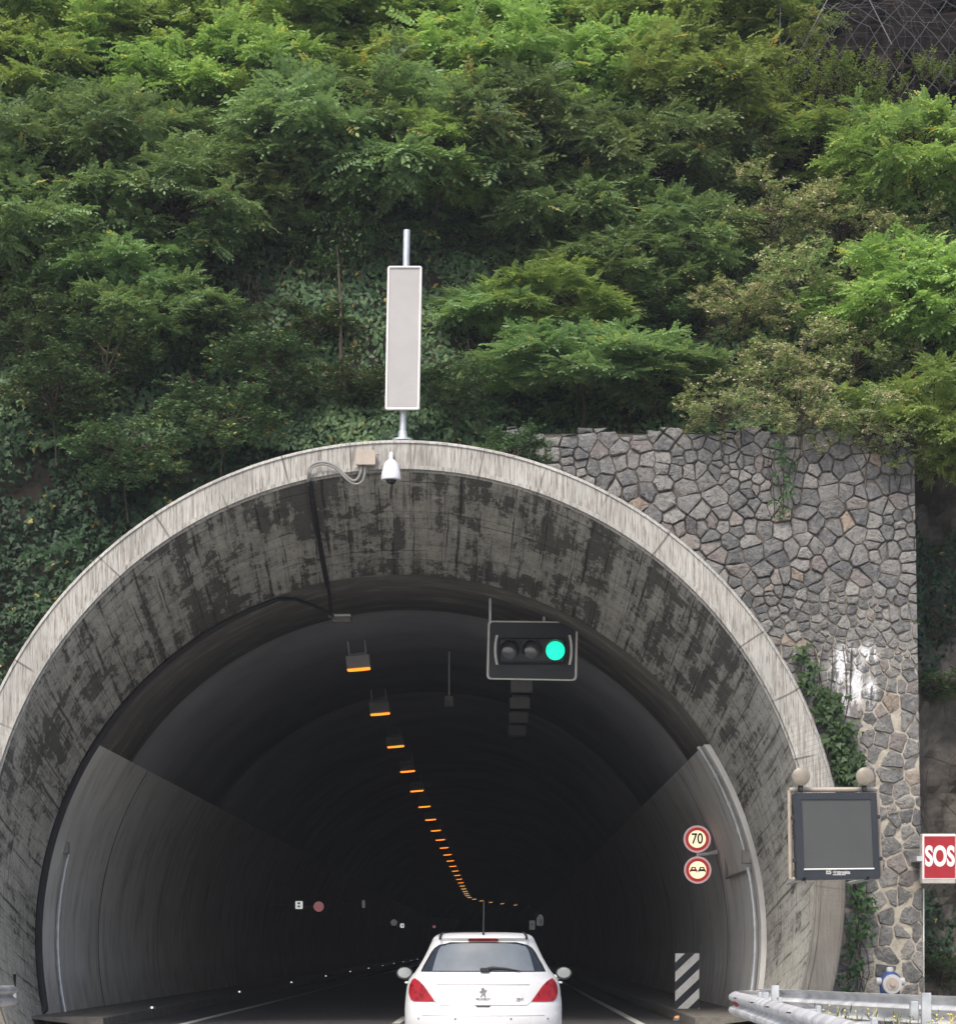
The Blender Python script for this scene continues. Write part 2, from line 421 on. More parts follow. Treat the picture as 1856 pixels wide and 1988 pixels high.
def screen_mat():
    m = M_('led_matrix_face'); g = m.gen()
    c = m.ramp(m.noise(g, 1.2, 3), [(.3, (.036, .039, .040)), (.7, (.052, .055, .056))])
    v = m.sep(m.scale(g, (52, 52, 52)))
    d = m.math('MULTIPLY', m.ramp(m.math('FRACT', v[0]), [(.1, 0.), (.3, 1.)]), m.ramp(m.math('FRACT', v[2]), [(.1, 0.), (.3, 1.)]))
    m.color(m.mix(m.math('MULTIPLY', d, .5), c, (.08, .084, .084))); m.rough(.35)
    return m.m
M['screen'] = screen_mat()

# ------------------------------------------------------------------ structure: ground, road, hill
D1, D2 = 35.5, 40.0
C1 = (-1.50, 2.30); RI1, RO1 = 6.495, 6.99
C2 = (-1.655, 1.486); R2 = 6.445

mb = MB(); mb.add([(-300, -300, -.03), (300, -300, -.03), (300, 600, -.03), (-300, 600, -.03)], [(0, 1, 2, 3)])
tag(mb.build('ground', M['verge']), kind='structure')
def bend(d):
    return 0. if d < 212 else (d - 212) ** 2 / 450.
def rise(d): return 0. if d < 45 else .0035 * (d - 45)
def strip(name, x0, x1, ds, z, mat, **kw):
    mb = MB(); vs = []; 
    for d in ds: vs += [(x0 + bend(d), d, z + rise(d)), (x1 + bend(d), d, z + rise(d))]
    mb.add(vs, [(2 * i, 2 * i + 1, 2 * i + 3, 2 * i + 2) for i in range(len(ds) - 1)])
    return mb.build(name, mat, **kw)
DS = [-60, 0, 20, 40, 60, 80, 110, 140, 170, 200, 212, 225, 240, 255, 270, 290, 310, 330]
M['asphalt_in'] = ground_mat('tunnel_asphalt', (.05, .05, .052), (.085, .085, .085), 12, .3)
tag(strip('road', -6.6, 3.35, [-60, 0, 20, 39.5], 0, M['asphalt']), kind='structure')
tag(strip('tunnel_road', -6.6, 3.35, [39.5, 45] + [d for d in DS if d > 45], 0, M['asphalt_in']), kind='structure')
tag(strip('road_edge_line', -5.55, -5.38, [d for d in DS if d >= -60], .004, M['white_line']), kind='structure')
tag(strip('road_edge_line', 2.48, 2.63, [d for d in DS if d >= -60], .004, M['white_line']), kind='structure')
mb = MB()
for k in range(-3, 30):
    a = 4 + k * 9.0
    mb.add([(-1.82, a, .004 + rise(a)), (-1.68, a, .004 + rise(a)), (-1.68, a + 4.5, .004 + rise(a + 4.5)), (-1.82, a + 4.5, .004 + rise(a + 4.5))], [(0, 1, 2, 3)])
tag(mb.build('road_centre_line', M['white_line']), kind='structure')
# raised walkways inside the tunnel
def walkway(x0, x1):
    mb = MB(); ds = [d for d in DS if d >= 40]; ds[0] = 38.5; vs = []
    for d in ds:
        b, r_ = bend(d), rise(d)
        e = x0 if abs(x0) < abs(x1) else x1; o = x1 if e == x0 else x0
        vs += [(e + b, d, r_ - .02), (e + b, d, r_ + .14), (e + (.02 if o > e else -.02) + b, d, r_ + .16), (o + b, d, r_ + .17)]
    n = len(ds)
    mb.add(vs, [(4 * i + j, 4 * i + j + 1, 4 * i + j + 5, 4 * i + j + 4) for i in range(n - 1) for j in range(3)] + [(0, 1, 2, 3)])
    return tag(mb.build('walkway', M['kerb']), kind='structure')
walkway(-6.65, -8.2); walkway(3.4, 4.9)

def sstep(t): t = np.clip(t, 0, 1); return t * t * (3 - 2 * t)
def hill_y(X, Z):
    X = np.asarray(X, float); Z = np.asarray(Z, float)
    lo = 37.45 + .05 * np.minimum(Z, 9.6)
    up = .80 * np.maximum(Z - 9.6, 0)
    st = .65 * sstep((X + .9) / 1.2)
    rt = .9 * sstep((X - 6.9) / .5) * sstep((10.8 - Z) / 1.5)
    n = .28 * nz(X, 0, Z, .9, 3) * (.6 + .8 * sstep((Z - 9) / 3))
    return lo + up + st + rt + n
xs = np.arange(-34, 36.01, .3); zs = np.concatenate([np.arange(-.3, 9.4, .3), np.arange(9.4, 34, .35)])
X, Z = np.meshgrid(xs, zs); Y = hill_y(X, Z)
top = Z > 33
vs = np.stack([X.ravel(), Y.ravel(), Z.ravel()], 1)
nx = len(xs); fs = []
for j in range(len(zs) - 1):
    for i in range(nx - 1):
        cx, cz = xs[i] + .15, (zs[j] + zs[j + 1]) / 2
        if math.hypot(cx - C1[0], cz - C1[1]) < RO1 - .28: continue
        fs.append((j * nx + i, j * nx + i + 1, (j + 1) * nx + i + 1, (j + 1) * nx + i))
mb = MB(); mb.add(vs, fs, True); o = mb.build('hillside', M['soil']); tag(o, kind='structure')
# wooded summit plateau behind the slope, so the hill has a back
mb = MB(); yb = 37.9 + .8 * 24.2
mb.add([(-34, yb - .4, 33.6), (36, yb - .4, 33.6), (36, 420, 40), (-34, 420, 40), (-34, 420, -1), (-34, 37.5, -1), (36, 420, -1), (36, 37.5, -1)], [(0, 1, 2, 3), (0, 3, 4, 5), (1, 7, 6, 2)])
tag(mb.build('hill_back', M['soil']), kind='structure')

# bare rock top right
xs = np.arange(4.2, 13, .16); zs = np.arange(15.6, 26, .16)
X, Z = np.meshgrid(xs, zs)
e = sstep((X - 4.4) / 1.2) * sstep((Z - 15.8) / 1.)
n1 = nz(X, 0, Z, 1.1, 20, 4); n2 = nz(X, 3, Z, 3.3, 33, 3)
Y = hill_y(X, Z) * 0 + (37.9 + .8 * (Z - 9.6)) + .4 - e * (1.15 + .75 * n1 + .32 * n2 + .5 * np.round(n1 * 2.2) / 2)
vs = np.stack([X.ravel() + .1 * n2.ravel(), Y.ravel(), Z.ravel()], 1); nx = len(xs)
fs = [(j * nx + i, j * nx + i + 1, (j + 1) * nx + i + 1, (j + 1) * nx + i) for j in range(len(zs) - 1) for i in range(nx - 1)]
mb = MB(); mb.add(vs, fs, False); tag(mb.build('rock_face', M['rock']), kind='structure')
def rock_at(x, z):
    i = int(min(max((x - 4.2) / .16, 0), nx - 1)); j = int(min(max((z - 15.6) / .16, 0), len(zs) - 1))
    return float(np.min(Y[max(0, j - 3):j + 4, max(0, i - 3):i + 4]))
net = MB()
def netline(x0, z0, x1, z1, r, n=14):
    pts = []
    for k in range(n + 1):
        t = k / n; x = x0 + (x1 - x0) * t; z = z0 + (z1 - z0) * t
        pts.append((x + .012 * math.sin(k * 2.3), rock_at(x, z) - .06 + .03 * math.sin(k * 1.7), z))
    net.tube(pts, r, 4, False)
root = empty('rock_net', (8.2, 45, 18), 'steel wire netting stretched over the dark rock face', 'netting')
for k in range(-9, 16):
    a = 5.6 + k * .42
    for sgn in (1, -1):
        x0 = a if sgn > 0 else a + 2.2
        netline(x0, 16.8, x0 + sgn * 4.0, 23., .0055, 20)
net.build('wire_mesh', M['wire'], root)
fine = MB(); net_b = net; net = fine
for k in range(22):
    a = 5.4 + k * .27; netline(a, 16.9, a + .5 * math.sin(k), 21.8, .002, 18)
for k in range(18): netline(5.4, 17 + k * .26, 11.4, 17 + k * .26 + .1 * math.sin(k * 2.), .002, 24)
fine.build('fine_mesh', M['wire'], root)
for (a, b) in (((1621, -30), (1513, 167)), ((1672, -30), (1800, 215)), ((1515, -30), (1513, 90))):
    net = MB(); d = 43.6; p, q = P(*a, d), P(*b, d)
    net.tube([p, p.lerp(q, .5) + Vector((0, .02, -.03)), q], .010, 5); net.build('tie_rope', M['rope'], root)

# rocky bank beyond the wall corner
xs = np.arange(6.7, 16, .12); zs = np.arange(-.2, 10.6, .12); X, Z = np.meshgrid(xs, zs)
n1 = nz(X, 0, Z, 1.6, 8, 4); n2 = nz(X, 3, Z, 4.5, 17, 3)
Yb = hill_y(X, Z) - .12 - .30 * n1 - .12 * n2 - .2 * np.round(n1 * 2.5) / 2.5 * .5
nb_ = len(xs); mb = MB()
mb.add(np.stack([X.ravel(), np.maximum(Yb, 37.25).ravel(), Z.ravel()], 1), [(j * nb_ + i, j * nb_ + i + 1, (j + 1) * nb_ + i + 1, (j + 1) * nb_ + i) for j in range(len(zs) - 1) for i in range(nb_ - 1)])
M['bank'] = ground_mat('bank_rock', (.035, .032, .029), (.16, .145, .125), 2.2, .8)
tag(mb.build('rocky_bank', M['bank']), kind='structure')

# ------------------------------------------------------------------ tunnel portal
def arc(c, r, zmin=-.25, n=150):
    a0 = math.asin(max(-1, (zmin - c[1]) / r)); a1 = PI - a0
    return [(c[0] + r * math.cos(a0 + (a1 - a0) * i / n), c[1] + r * math.sin(a0 + (a1 - a0) * i / n), a0 + (a1 - a0) * i / n) for i in range(n + 1)]
def loft(name, secs, mat, parent, smooth=True, close=False, sharp=None):
    # secs: list of (centre, radius, y, v coordinate); faces between successive ones
    n = 150; rows = [arc(c, r) for c, r, y, v in secs]
    mbv = []; uvs = []
    for (c, r, y, v), row in zip(secs, rows):
        for x, z, a in row: mbv.append((x, y, z)); uvs.append((a * 6.6, v))
    me = bpy.data.meshes.new(name); m1 = n + 1
    fs = [(i * m1 + j, i * m1 + j + 1, (i + 1) * m1 + j + 1, (i + 1) * m1 + j) for i in range(len(secs) - 1) for j in range(n)]
    me.from_pydata(mbv, [], fs); me.update()
    ul = me.uv_layers.new(name='UVMap')
    li = np.empty(len(me.loops), 'i'); me.loops.foreach_get('vertex_index', li)
    ul.data.foreach_set('uv', np.array(uvs, 'f')[li].ravel())
    me.polygons.foreach_set('use_smooth', [smooth] * len(fs))
    return link_mesh(name, me, mat, parent)
portal = empty('tunnel_portal', (-1.5, 37, 0), 'pale concrete arched tunnel portal with a flared, stained hood', 'tunnel portal')
loft('portal_ring', [(C1, RO1 - .12, 41.8, -4), (C1, RO1, 38.0, -2), (C1, RO1, D1 + .03, -.6), (C1, RO1 - .02, D1, -.55), (C1, RO1 - .05, D1 - .012, -.5), (C1, RO1 - .055, D1 + .01, -.48),
     (C1, RI1 + .10, D1 + .01, -.12), (C1, RI1 + .095, D1 - .015, -.11), (C1, RI1 + .035, D1 - .015, -.05), (C1, RI1 + .03, D1 + .05, 0.), (C1, RI1, D1 + .055, 0.02)], M['ring'], portal, smooth=False)
def lerp(a, b, t): return a + (b - a) * t
secs = []
for k in range(9):
    t = k / 8; q = t ** .9
    secs.append(((lerp(C1[0], C2[0], t), lerp(C1[1], C2[1], q)), lerp(RI1, R2, t), lerp(D1 + .055, D2, t), .1 + 4.6 * t))
loft('hood_soffit', secs, M['soffit'], portal)

tun = empty('tunnel', (-1.655, 42, 0), 'long dark tunnel bore with grey wall panels, running into the hill', 'tunnel')
TD = [40.0, 40.5, 40.52, 42, 44.25, 44.3, 44.36, 44.4, 50, 58, 58.05, 58.1, 75, 100, 130, 160, 190, 212, 222, 232, 242, 252, 262, 275, 290, 310, 330]
TR = [0, 0, -.02, -.02, -.02, .03, .03, -.03, -.03, -.03, .0, -.03] + [-.03] * 30
secs = [((C2[0] + bend(d), C2[1]), R2 + .03 + TR[i], d, d) for i, d in enumerate(TD)]
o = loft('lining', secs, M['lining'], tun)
mb = MB(); x, y = C2; mb.add([(x + bend(330) - 8, 330, -1), (x + bend(330) + 8, 330, -1), (x + bend(330) + 8, 330, 9), (x + bend(330) - 8, 330, 9)], [(0, 1, 2, 3)])
mb.build('end_wall', M['lining'], tun)
# wall panels both sides: strips between z=.17 and z=4.95, with open joints
def panels(side):
    segs = [(40.02, 45.75), (45.84, 53.8), (53.86, 62.), (62.03, 70), (70.05, 78), (78.05, 94), (94.05, 110), (110, 150), (150, 190), (190, 212), (212, 230), (230, 250)]
    for (a, b) in segs:
        mb = MB(); n = 26; ds = [a, b]; vs = []
        for d in ds:
            for i in range(n + 1):
                z = .0 + 4.93 * i / n; r_ = R2 - .09
                xx = math.sqrt(max(.01, r_ * r_ - (z - C2[1]) ** 2))
                vs.append((C2[0] + side * xx + bend(d), d, z))
        # return lip at top
        m1 = n + 1
        fs = [(i, i + 1, m1 + i + 1, m1 + i) for i in range(n)]
        mb.add(vs, fs, True)
        for k in (0, 1):
            z = 4.93; xx = math.sqrt(R2 * R2 - (z - C2[1]) ** 2) + .05
        vs = [(vs[n][0], ds[0], 4.93), (C2[0] + side * xx + bend(ds[0]), ds[0], 4.95), (C2[0] + side * xx + bend(ds[1]), ds[1], 4.95), (vs[m1 + n][0], ds[1], 4.93)]
        mb.add(vs, [(0, 1, 2, 3)])
        mb.build('wall_panel', M['panel'], tun)
panels(-1); panels(1)
for side in (-1, 1):
    vs = []
    for i in range(27):
        z = 4.93 * i / 26
        for rr in (R2 - .09, R2 + .06): vs.append((C2[0] + side * math.sqrt(rr * rr - (z - C2[1]) ** 2), 40.02, z))
    mb = MB(); mb.add(vs, [(2 * i, 2 * i + 1, 2 * i + 3, 2 * i + 2) for i in range(26)]); mb.build('panel_end', M['panel'], tun)
# irregular dark crack in first left panel joint is the open joint itself

# ------------------------------------------------------------------ stone wall
WY = 37.0
def clip(poly, px, pz, nx_, nz_):
    out = []
    for i in range(len(poly)):
        a, b = poly[i], poly[(i + 1) % len(poly)]
        da = (a[0] - px) * nx_ + (a[1] - pz) * nz_; db = (b[0] - px) * nx_ + (b[1] - pz) * nz_
        if da <= 0: out.append(a)
        if (da < 0 < db) or (db < 0 < da):
            t = da / (da - db); out.append((a[0] + (b[0] - a[0]) * t, a[1] + (b[1] - a[1]) * t))
    return out
def wall_right(z): return 7.0 - .018 * z
XL, ZT = .1, 9.75
def spacing(x, z):
    s = .30 if z > 7.4 else (.20 if z > 5.4 else .27)
    return s * (.72 + .55 * math.sin(x * 3.1 + z * 2.3) ** 2)
sites = []
grid = {}
zrow = -.35
while zrow < ZT + .4:
    zone = .235 if zrow > 7.2 else (.165 if zrow > 5.6 else .265)
    hrow = zone * random.uniform(.8, 1.25); xx = XL - .8 + random.uniform(0, .3)
    while xx < 7.6:
        wst = hrow * random.choice((.75, .95, 1.1, 1.35, 1.7, 2.0)) * random.uniform(.85, 1.15)
        def put(x, z):
            if math.hypot(x - C1[0], z - C1[1]) < RO1 - 1.1: return
            sites.append((x, z, zone)); grid.setdefault((int(x // .6), int(z // .6)), []).append((x, z, zone))
        zw = zrow + .10 * math.sin(xx * 1.7 + zrow)
        if random.random() < .14 and wst > hrow:
            put(xx + wst * .25, zw + hrow * .27); put(xx + wst * .3, zw - hrow * .27); put(xx + wst * .75, zw + random.uniform(-.1, .1) * hrow)
        else: put(xx + wst / 2 + random.uniform(-.12, .12) * wst, zw + random.uniform(-.34, .34) * hrow)
        xx += wst
    zrow += hrow
wall = empty('stone_wall', (3, WY, 0), 'rough grey rubble stone wall to the right of the tunnel arch', 'wall')
sv, sf, st, sw_, sp = [], [], [], [], []
def paint_amt(x, z):
    p = 0.
    for (vx, vy, rx, ry) in ((1640, 1300, 26, 46), (1572, 1312, 16, 26), (1684, 1272, 18, 20), (1662, 1330, 12, 40), (1690, 1340, 9, 30), (1640, 1365, 14, 26), (1576, 1340, 8, 26)):
        q = P(vx, vy, WY); d = math.hypot((x - q.x) / (rx * WY / F), (z - q.z) / (ry * WY / F))
        p = max(p, 1.6 - d * 1.15)
    return min(1, max(0, p))
for (x, z, s) in sites:
    if math.hypot(x - C1[0], z - C1[1]) < RO1 - .22: continue
    poly = [(x - .8, z - .8), (x + .8, z - .8), (x + .8, z + .8), (x - .8, z + .8)]
    gx, gz = int(x // .6), int(z // .6)
    for i in range(-2, 3):
        for j in range(-2, 3):
            for (a, b, c) in grid.get((gx + i, gz + j), []):
                if (a, b) != (x, z) and abs(a - x) < 1.3 and abs(b - z) < 1.3:
                    poly = clip(poly, (a + x) / 2, (b + z) / 2, a - x, b - z)
    poly = clip(poly, wall_right(z), 0, 1, 0); poly = clip(poly, 0, ZT + .08 * math.sin(x * 5), 0, 1)
    poly = clip(poly, XL, 0, -1, 0); poly = clip(poly, 0, 0, 0, -1)
    if len(poly) < 3: continue
    cx = sum(p[0] for p in poly) / len(poly); cz = sum(p[1] for p in poly) / len(poly)
    size = sum(math.hypot(p[0] - cx, p[1] - cz) for p in poly) / len(poly)
    if size < .05: continue
    upper = z > 6.9 + .8 * math.sin(x * 1.3)
    gap = (.009 if upper else .010) * random.uniform(.5, 1.5)
    # drop very short edges, cut corners, wobble
    pts = []
    for i in range(len(poly)):
        a, b = poly[i], poly[(i + 1) % len(poly)]; L = math.hypot(a[0] - b[0], a[1] - b[1])
        if L < .03: continue
        for t in ((.05, .35, .65, .95) if L > .14 else (.15, .85)):
            pts.append((a[0] + (b[0] - a[0]) * t, a[1] + (b[1] - a[1]) * t))
    if len(pts) < 5: continue
    sh = []
    for (px, pz) in pts:
        d = math.hypot(px - cx, pz - cz); 
        gx_ = gap if px < wall_right(z) - .01 else 0
        k = max(.2, (d - gx_ * random.uniform(.4, 1.9)) / d)
        sh.append((cx + (px - cx) * k, cz + (pz - cz) * k))
    h = random.uniform(.03, .07) if upper else random.uniform(.03, .06)
    n = len(sh); k0 = len(sv); tx, tz = random.uniform(-.22, .22), random.uniform(-.22, .22)
    for ring, (sc, hh) in enumerate(((1., -.02), (.985, .55), (.90, .9), (.55, 1.03))):
        for i, (px, pz) in enumerate(sh):
            qx, qz = cx + (px - cx) * sc, cz + (pz - cz) * sc
            j = random.uniform(-.12, .12) * h if ring else 0
            y = WY - (h * hh if ring else -.03) - (j + ((qx - cx) * tx + (qz - cz) * tz) * (1 if ring > 1 else .3 if ring else 0))
            sv.append((qx, y, qz))
    sv.append((cx, WY - h * random.uniform(.9, 1.15), cz))
    tn = random.random(); wm = random.random(); pa = paint_amt(cx, cz)
    nf = 0
    for r_ in range(3):
        for i in range(n): sf.append((k0 + r_ * n + i, k0 + r_ * n + (i + 1) % n, k0 + (r_ + 1) * n + (i + 1) % n, k0 + (r_ + 1) * n + i)); nf += 1
    for i in range(n): sf.append((k0 + 3 * n + i, k0 + 3 * n + (i + 1) % n, k0 + 4 * n)); nf += 1
    st += [tn] * nf; sw_ += [wm] * nf
me = bpy.data.meshes.new('stone_courses'); me.from_pydata(sv, [], sf); me.update()
for nm, arr in (('tint', st), ('warm', sw_)):
    a = me.attributes.new(nm, 'FLOAT', 'FACE'); a.data.foreach_set('value', arr)
a = me.attributes.new('paint', 'FLOAT', 'POINT'); a.data.foreach_set('value', [paint_amt(v[0], v[2]) for v in sv])
import bmesh
bm = bmesh.new(); bm.from_mesh(me); bmesh.ops.recalc_face_normals(bm, faces=bm.faces); bm.to_mesh(me); bm.free()
link_mesh('stone_courses', me, M['stone'], wall)
# mortar body: columns of quads around the arch, thick slab
mb = MB(); step = .08; i = 0; xx = XL; vs = []; fs = []
cols = []
while xx < 6.82: cols.append(xx); xx += step
cols.append(6.83)
def zlow(x):
    dx = x - C1[0]; r_ = RO1 - .22
    if abs(dx) >= r_: return 0.
    return C1[1] + math.sqrt(r_ * r_ - dx * dx)
zst = 60; mv = []; mf = []
for x in cols:
    z0 = zlow(x)
    if x > C1[0] + 3 and z0 > 0:  pass
    for k in range(zst + 1):
        z = z0 + (ZT - .02 - z0) * k / zst
        xx_ = x if x < 6.8 else wall_right(z) - .012
        mv.append((xx_, WY - (.004 + .017 * min(1, max(0, (7.0 - z) / 1.5))) - .006 * math.sin(x * 21 + z * 9) * math.sin(z * 17 - x * 8), z))
for i in range(len(cols) - 1):
    for k in range(zst):
        mf.append((i * (zst + 1) + k, (i + 1) * (zst + 1) + k, (i + 1) * (zst + 1) + k + 1, i * (zst + 1) + k + 1))
# near the arch's lower right the ring bulges: fill below the widest point
for (xa, xb) in ((C1[0] + RO1 - 1.1, C1[0] + RO1 - .2),):
    base = len(mv)
    for k in range(31):
        z = k * 2.3 / 30; dx = math.sqrt(max(0, (RO1 - .22) ** 2 - (z - C1[1]) ** 2)); x = C1[0] + dx
        mv += [(x, WY - .02, z), (C1[0] + RO1 - .2, WY - .02, z)]
    for k in range(30): mf.append((base + 2 * k, base + 2 * k + 1, base + 2 * k + 3, base + 2 * k + 2))
me = bpy.data.meshes.new('mortar'); me.from_pydata(mv, [], mf); me.update()
a = me.attributes.new('paint', 'FLOAT', 'POINT'); a.data.foreach_set('value', [paint_amt(v[0], v[2]) for v in mv])
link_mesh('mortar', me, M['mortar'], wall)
mb = MB()   # the wall's thickness: top and right-hand end
mb.add([(7.0 - .012, WY - .02, 0), (7.0 - .012, WY + 2.8, 0), (wall_right(ZT) - .012, WY + 2.8, ZT), (wall_right(ZT) - .012, WY - .02, ZT), (XL, WY - .02, ZT - .02), (XL, WY + 2, ZT - .02), (wall_right(ZT) - .012, WY + 2.8, ZT - .02), (wall_right(ZT) - .012, WY - .02, ZT - .02)],
       [(0, 1, 2, 3), (4, 5, 6, 7)])
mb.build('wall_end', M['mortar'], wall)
# white painted stripe on the far corner of the wall and drain strip by the arch
mb = MB(); mb.box((6.99, WY + .03, 1.15), (.022, .06, 2.3)); mb.build('corner_strip', M['border'], wall)

# ------------------------------------------------------------------ vegetation builders
def frames(d, n):
    d = d / np.linalg.norm(d, axis=1, keepdims=True)
    n = n - (n * d).sum(1, keepdims=True) * d
    n = n / (np.linalg.norm(n, axis=1, keepdims=True) + 1e-9)
    return d, n, np.cross(n, d)
def leaf_mesh(name, pos, d, n, size, tint, tmpl, fold=.12):
    # tmpl: (K,2): x along the leaf, y across
    d, n, s = frames(d, n)
    T = np.array(tmpl, float); K = len(T)
    v = pos[:, None, :] + size[:, None, None] * (T[None, :, 0:1] * d[:, None, :] + T[None, :, 1:2] * s[:, None, :] + (fold * np.abs(T[None, :, 1:2]) - .18 * T[None, :, 0:1] ** 2) * n[:, None, :])
    N = len(pos); v = v.reshape(-1, 3).astype('f')
    me = bpy.data.meshes.new(name)
    me.vertices.add(N * K); me.vertices.foreach_set('co', v.ravel())
    me.loops.add(N * K); me.loops.foreach_set('vertex_index', np.arange(N * K, dtype='i'))
    me.polygons.add(N); me.polygons.foreach_set('loop_start', np.arange(0, N * K, K, dtype='i'))
    try: me.polygons.foreach_set('loop_total', np.full(N, K, 'i'))
    except Exception: pass
    me.update(calc_edges=True)
    a = me.attributes.new('tint', 'FLOAT', 'FACE'); a.data.foreach_set('value', tint.astype('f'))
    return me
T_KITE = [(0, 0), (.35, .24), (.8, .20), (1, 0), (.8, -.20), (.35, -.24)]
T_IVY = [(0, .0), (-.08, .30), (.22, .52), (.42, .24), (1, 0), (.42, -.24), (.22, -.52), (-.08, -.30)]
T_OVAL = [(0, 0), (.3, .26), (.7, .22), (1, 0), (.7, -.22), (.3, -.26)]

def pinnate(pos, d, n, L, tint, rng, pairs=7, ll=.076):
    """expand compound leaves to leaflets"""
    d, n, s = frames(d, n); N = len(pos)
    P_, D_, N_, S_, T_ = [], [], [], [], []
    for k in range(pairs):
        t = .18 + .78 * k / pairs
        c = pos + d * (L * t)[:, None] - n * (L * .28 * t * t)[:, None]
        for sg in (-1, 1):
            dd = s * sg + d * .35 + n * rng.uniform(-.35, .15, (N, 1)) + rng.normal(0, .08, (N, 3))
            P_.append(c); D_.append(dd); N_.append(n + rng.normal(0, .22, (N, 3))); S_.append(ll * rng.uniform(.85, 1.2, N) * (L / .38) * (1 - .25 * abs(t - .5))); T_.append(tint + rng.normal(0, .06, N))
    P_.append(pos + d * L[:, None] * .97 - n * (L * .26)[:, None]); D_.append(d - n * .4); N_.append(n); S_.append(ll * 1.1 * L / .38); T_.append(tint)
    return [np.concatenate(q) for q in (P_, D_, N_, S_, T_)]

def tree_proto(seed, kind):
    """returns (crown mesh, trunk MB data) in local space: base at 0, crown radius about 1.9"""
    rng = np.random.default_rng(seed); rd = random.Random(seed)
    H = 1.7; Rx, Rz = (2.35, 1.25) if kind in ('robinia', 'deep') else (1.9, 1.4)
    tb = MB(); tips = []
    nb = 48 if kind in ('robinia', 'deep') else 26
    stem = [Vector((0, 0, -.4)), Vector((rd.uniform(-.1, .1), rd.uniform(-.1, .1), .5)), Vector((rd.uniform(-.25, .25), rd.uniform(-.25, .25), 1.1)), Vector((rd.uniform(-.3, .3), rd.uniform(-.3, .3), H + .3))]
    tb.tube(stem, [.055, .045, .03, .015] if kind in ('robinia', 'deep') else [.022, .02, .016, .01], 7)
    for b in range(nb):
        a = 2 * PI * (b * .618) + rd.uniform(-.3, .3); rr = math.sqrt((b + .6) / nb)
        el = rd.uniform(-.95, 1.) ; 
        e = Vector((math.cos(a) * rr * Rx, math.sin(a) * rr * Rx, H + Rz * el * math.sqrt(max(0.05, 1.15 - rr * rr)) + rd.uniform(-.15, .3)))
        t0 = rd.uniform(.35, .95); s = stem[1].lerp(stem[3], t0)
        mid = s.lerp(e, .5) + Vector((0, 0, .22))
        tb.tube([s, mid, e], [.028, .018, .007], 5)
        tips.append((mid, e))
    pos, dr, nn, L, tn = [], [], [], [], []
    if kind in ('robinia', 'deep'):
        for (m_, e) in tips:
            clump = rd.random()
            ax = (e - m_).normalized()
            for tw in range(6):
                a = rd.uniform(0, 2 * PI); 
                td = (ax * .8 + Vector((math.cos(a), math.sin(a), rd.uniform(-.25, .45)))).normalized()
                tl = rd.uniform(.4, .9)
                o0 = m_.lerp(e, rd.uniform(.45, 1.))
                tb.tube([o0, o0 + td * tl * .5 + Vector((0, 0, .04)), o0 + td * tl], [.007, .005, .002], 3, False)
                for k in range(14):
                    t = .15 + .85 * k / 13; p = o0 + td * tl * t
                    sd = td.cross(Vector((0, 0, 1))).normalized() * (1 if k % 2 else -1)
                    dd = sd * rd.uniform(.5, 1.1) + td * rd.uniform(.3, 1.1) + Vector((0, 0, rd.uniform(-.55, .75)))
                    pos.append(p); dr.append(dd); nn.append((rd.gauss(0, .45), rd.gauss(0, .45), 1)); L.append(rd.uniform(.32, .58)); tn.append(min(.97, max(0, .25 + .45 * clump + rd.uniform(-.15, .2))) if rd.random() > .025 else .99)
        a = pinnate(np.array(pos, float), np.array(dr, float), np.array(nn, float), np.array(L), np.array(tn), rng)
        me = leaf_mesh('crown', *a[:4], np.clip(a[4], 0, 1), T_KITE)
    else:
        up = kind == 'lime'
        for (m_, e) in tips:
            clump = rd.random()
            for tw in range((22 if kind == 'shade' else 16) if not up else 7):
                a = rd.uniform(0, 2 * PI); o0 = m_.lerp(e, rd.uniform(.2, 1.)) + Vector((rd.gauss(0, .12), rd.gauss(0, .12), rd.gauss(0, .12)))
                td = (Vector((math.cos(a), math.sin(a), rd.uniform(-.3, .9))) if not up else Vector((math.cos(a) * .25, math.sin(a) * .25, 1))).normalized()
                tl = rd.uniform(.25, .5) if not up else rd.uniform(.5, 1.0)
                tb.tube([o0, o0 + td * tl], [.006, .002], 3, False)
                nl = (22 if kind != 'shade' else 13) if not up else 40
                cl2 = rd.random()
                for k in range(nl):
                    t = rd.random() ** .7; q = rd.uniform(0, 2 * PI)
                    pos.append(o0 + td * tl * t + Vector((rd.gauss(0, .03), rd.gauss(0, .03), rd.gauss(0, .03)))); dr.append((math.cos(q), math.sin(q), rd.uniform(-.5, .8)))
                    nn.append((rd.gauss(0, .5), rd.gauss(0, .5), 1)); L.append(rd.uniform(.055, .115) if kind != 'shade' else rd.uniform(.08, .15))
                    tn.append(min(1, max(0, .2 + .25 * clump + .35 * cl2 + rd.uniform(-.2, .35))))
        me = leaf_mesh('crown', np.array(pos, float), np.array(dr, float), np.array(nn, float), np.array(L), np.array(tn), T_OVAL)
    return me, tb

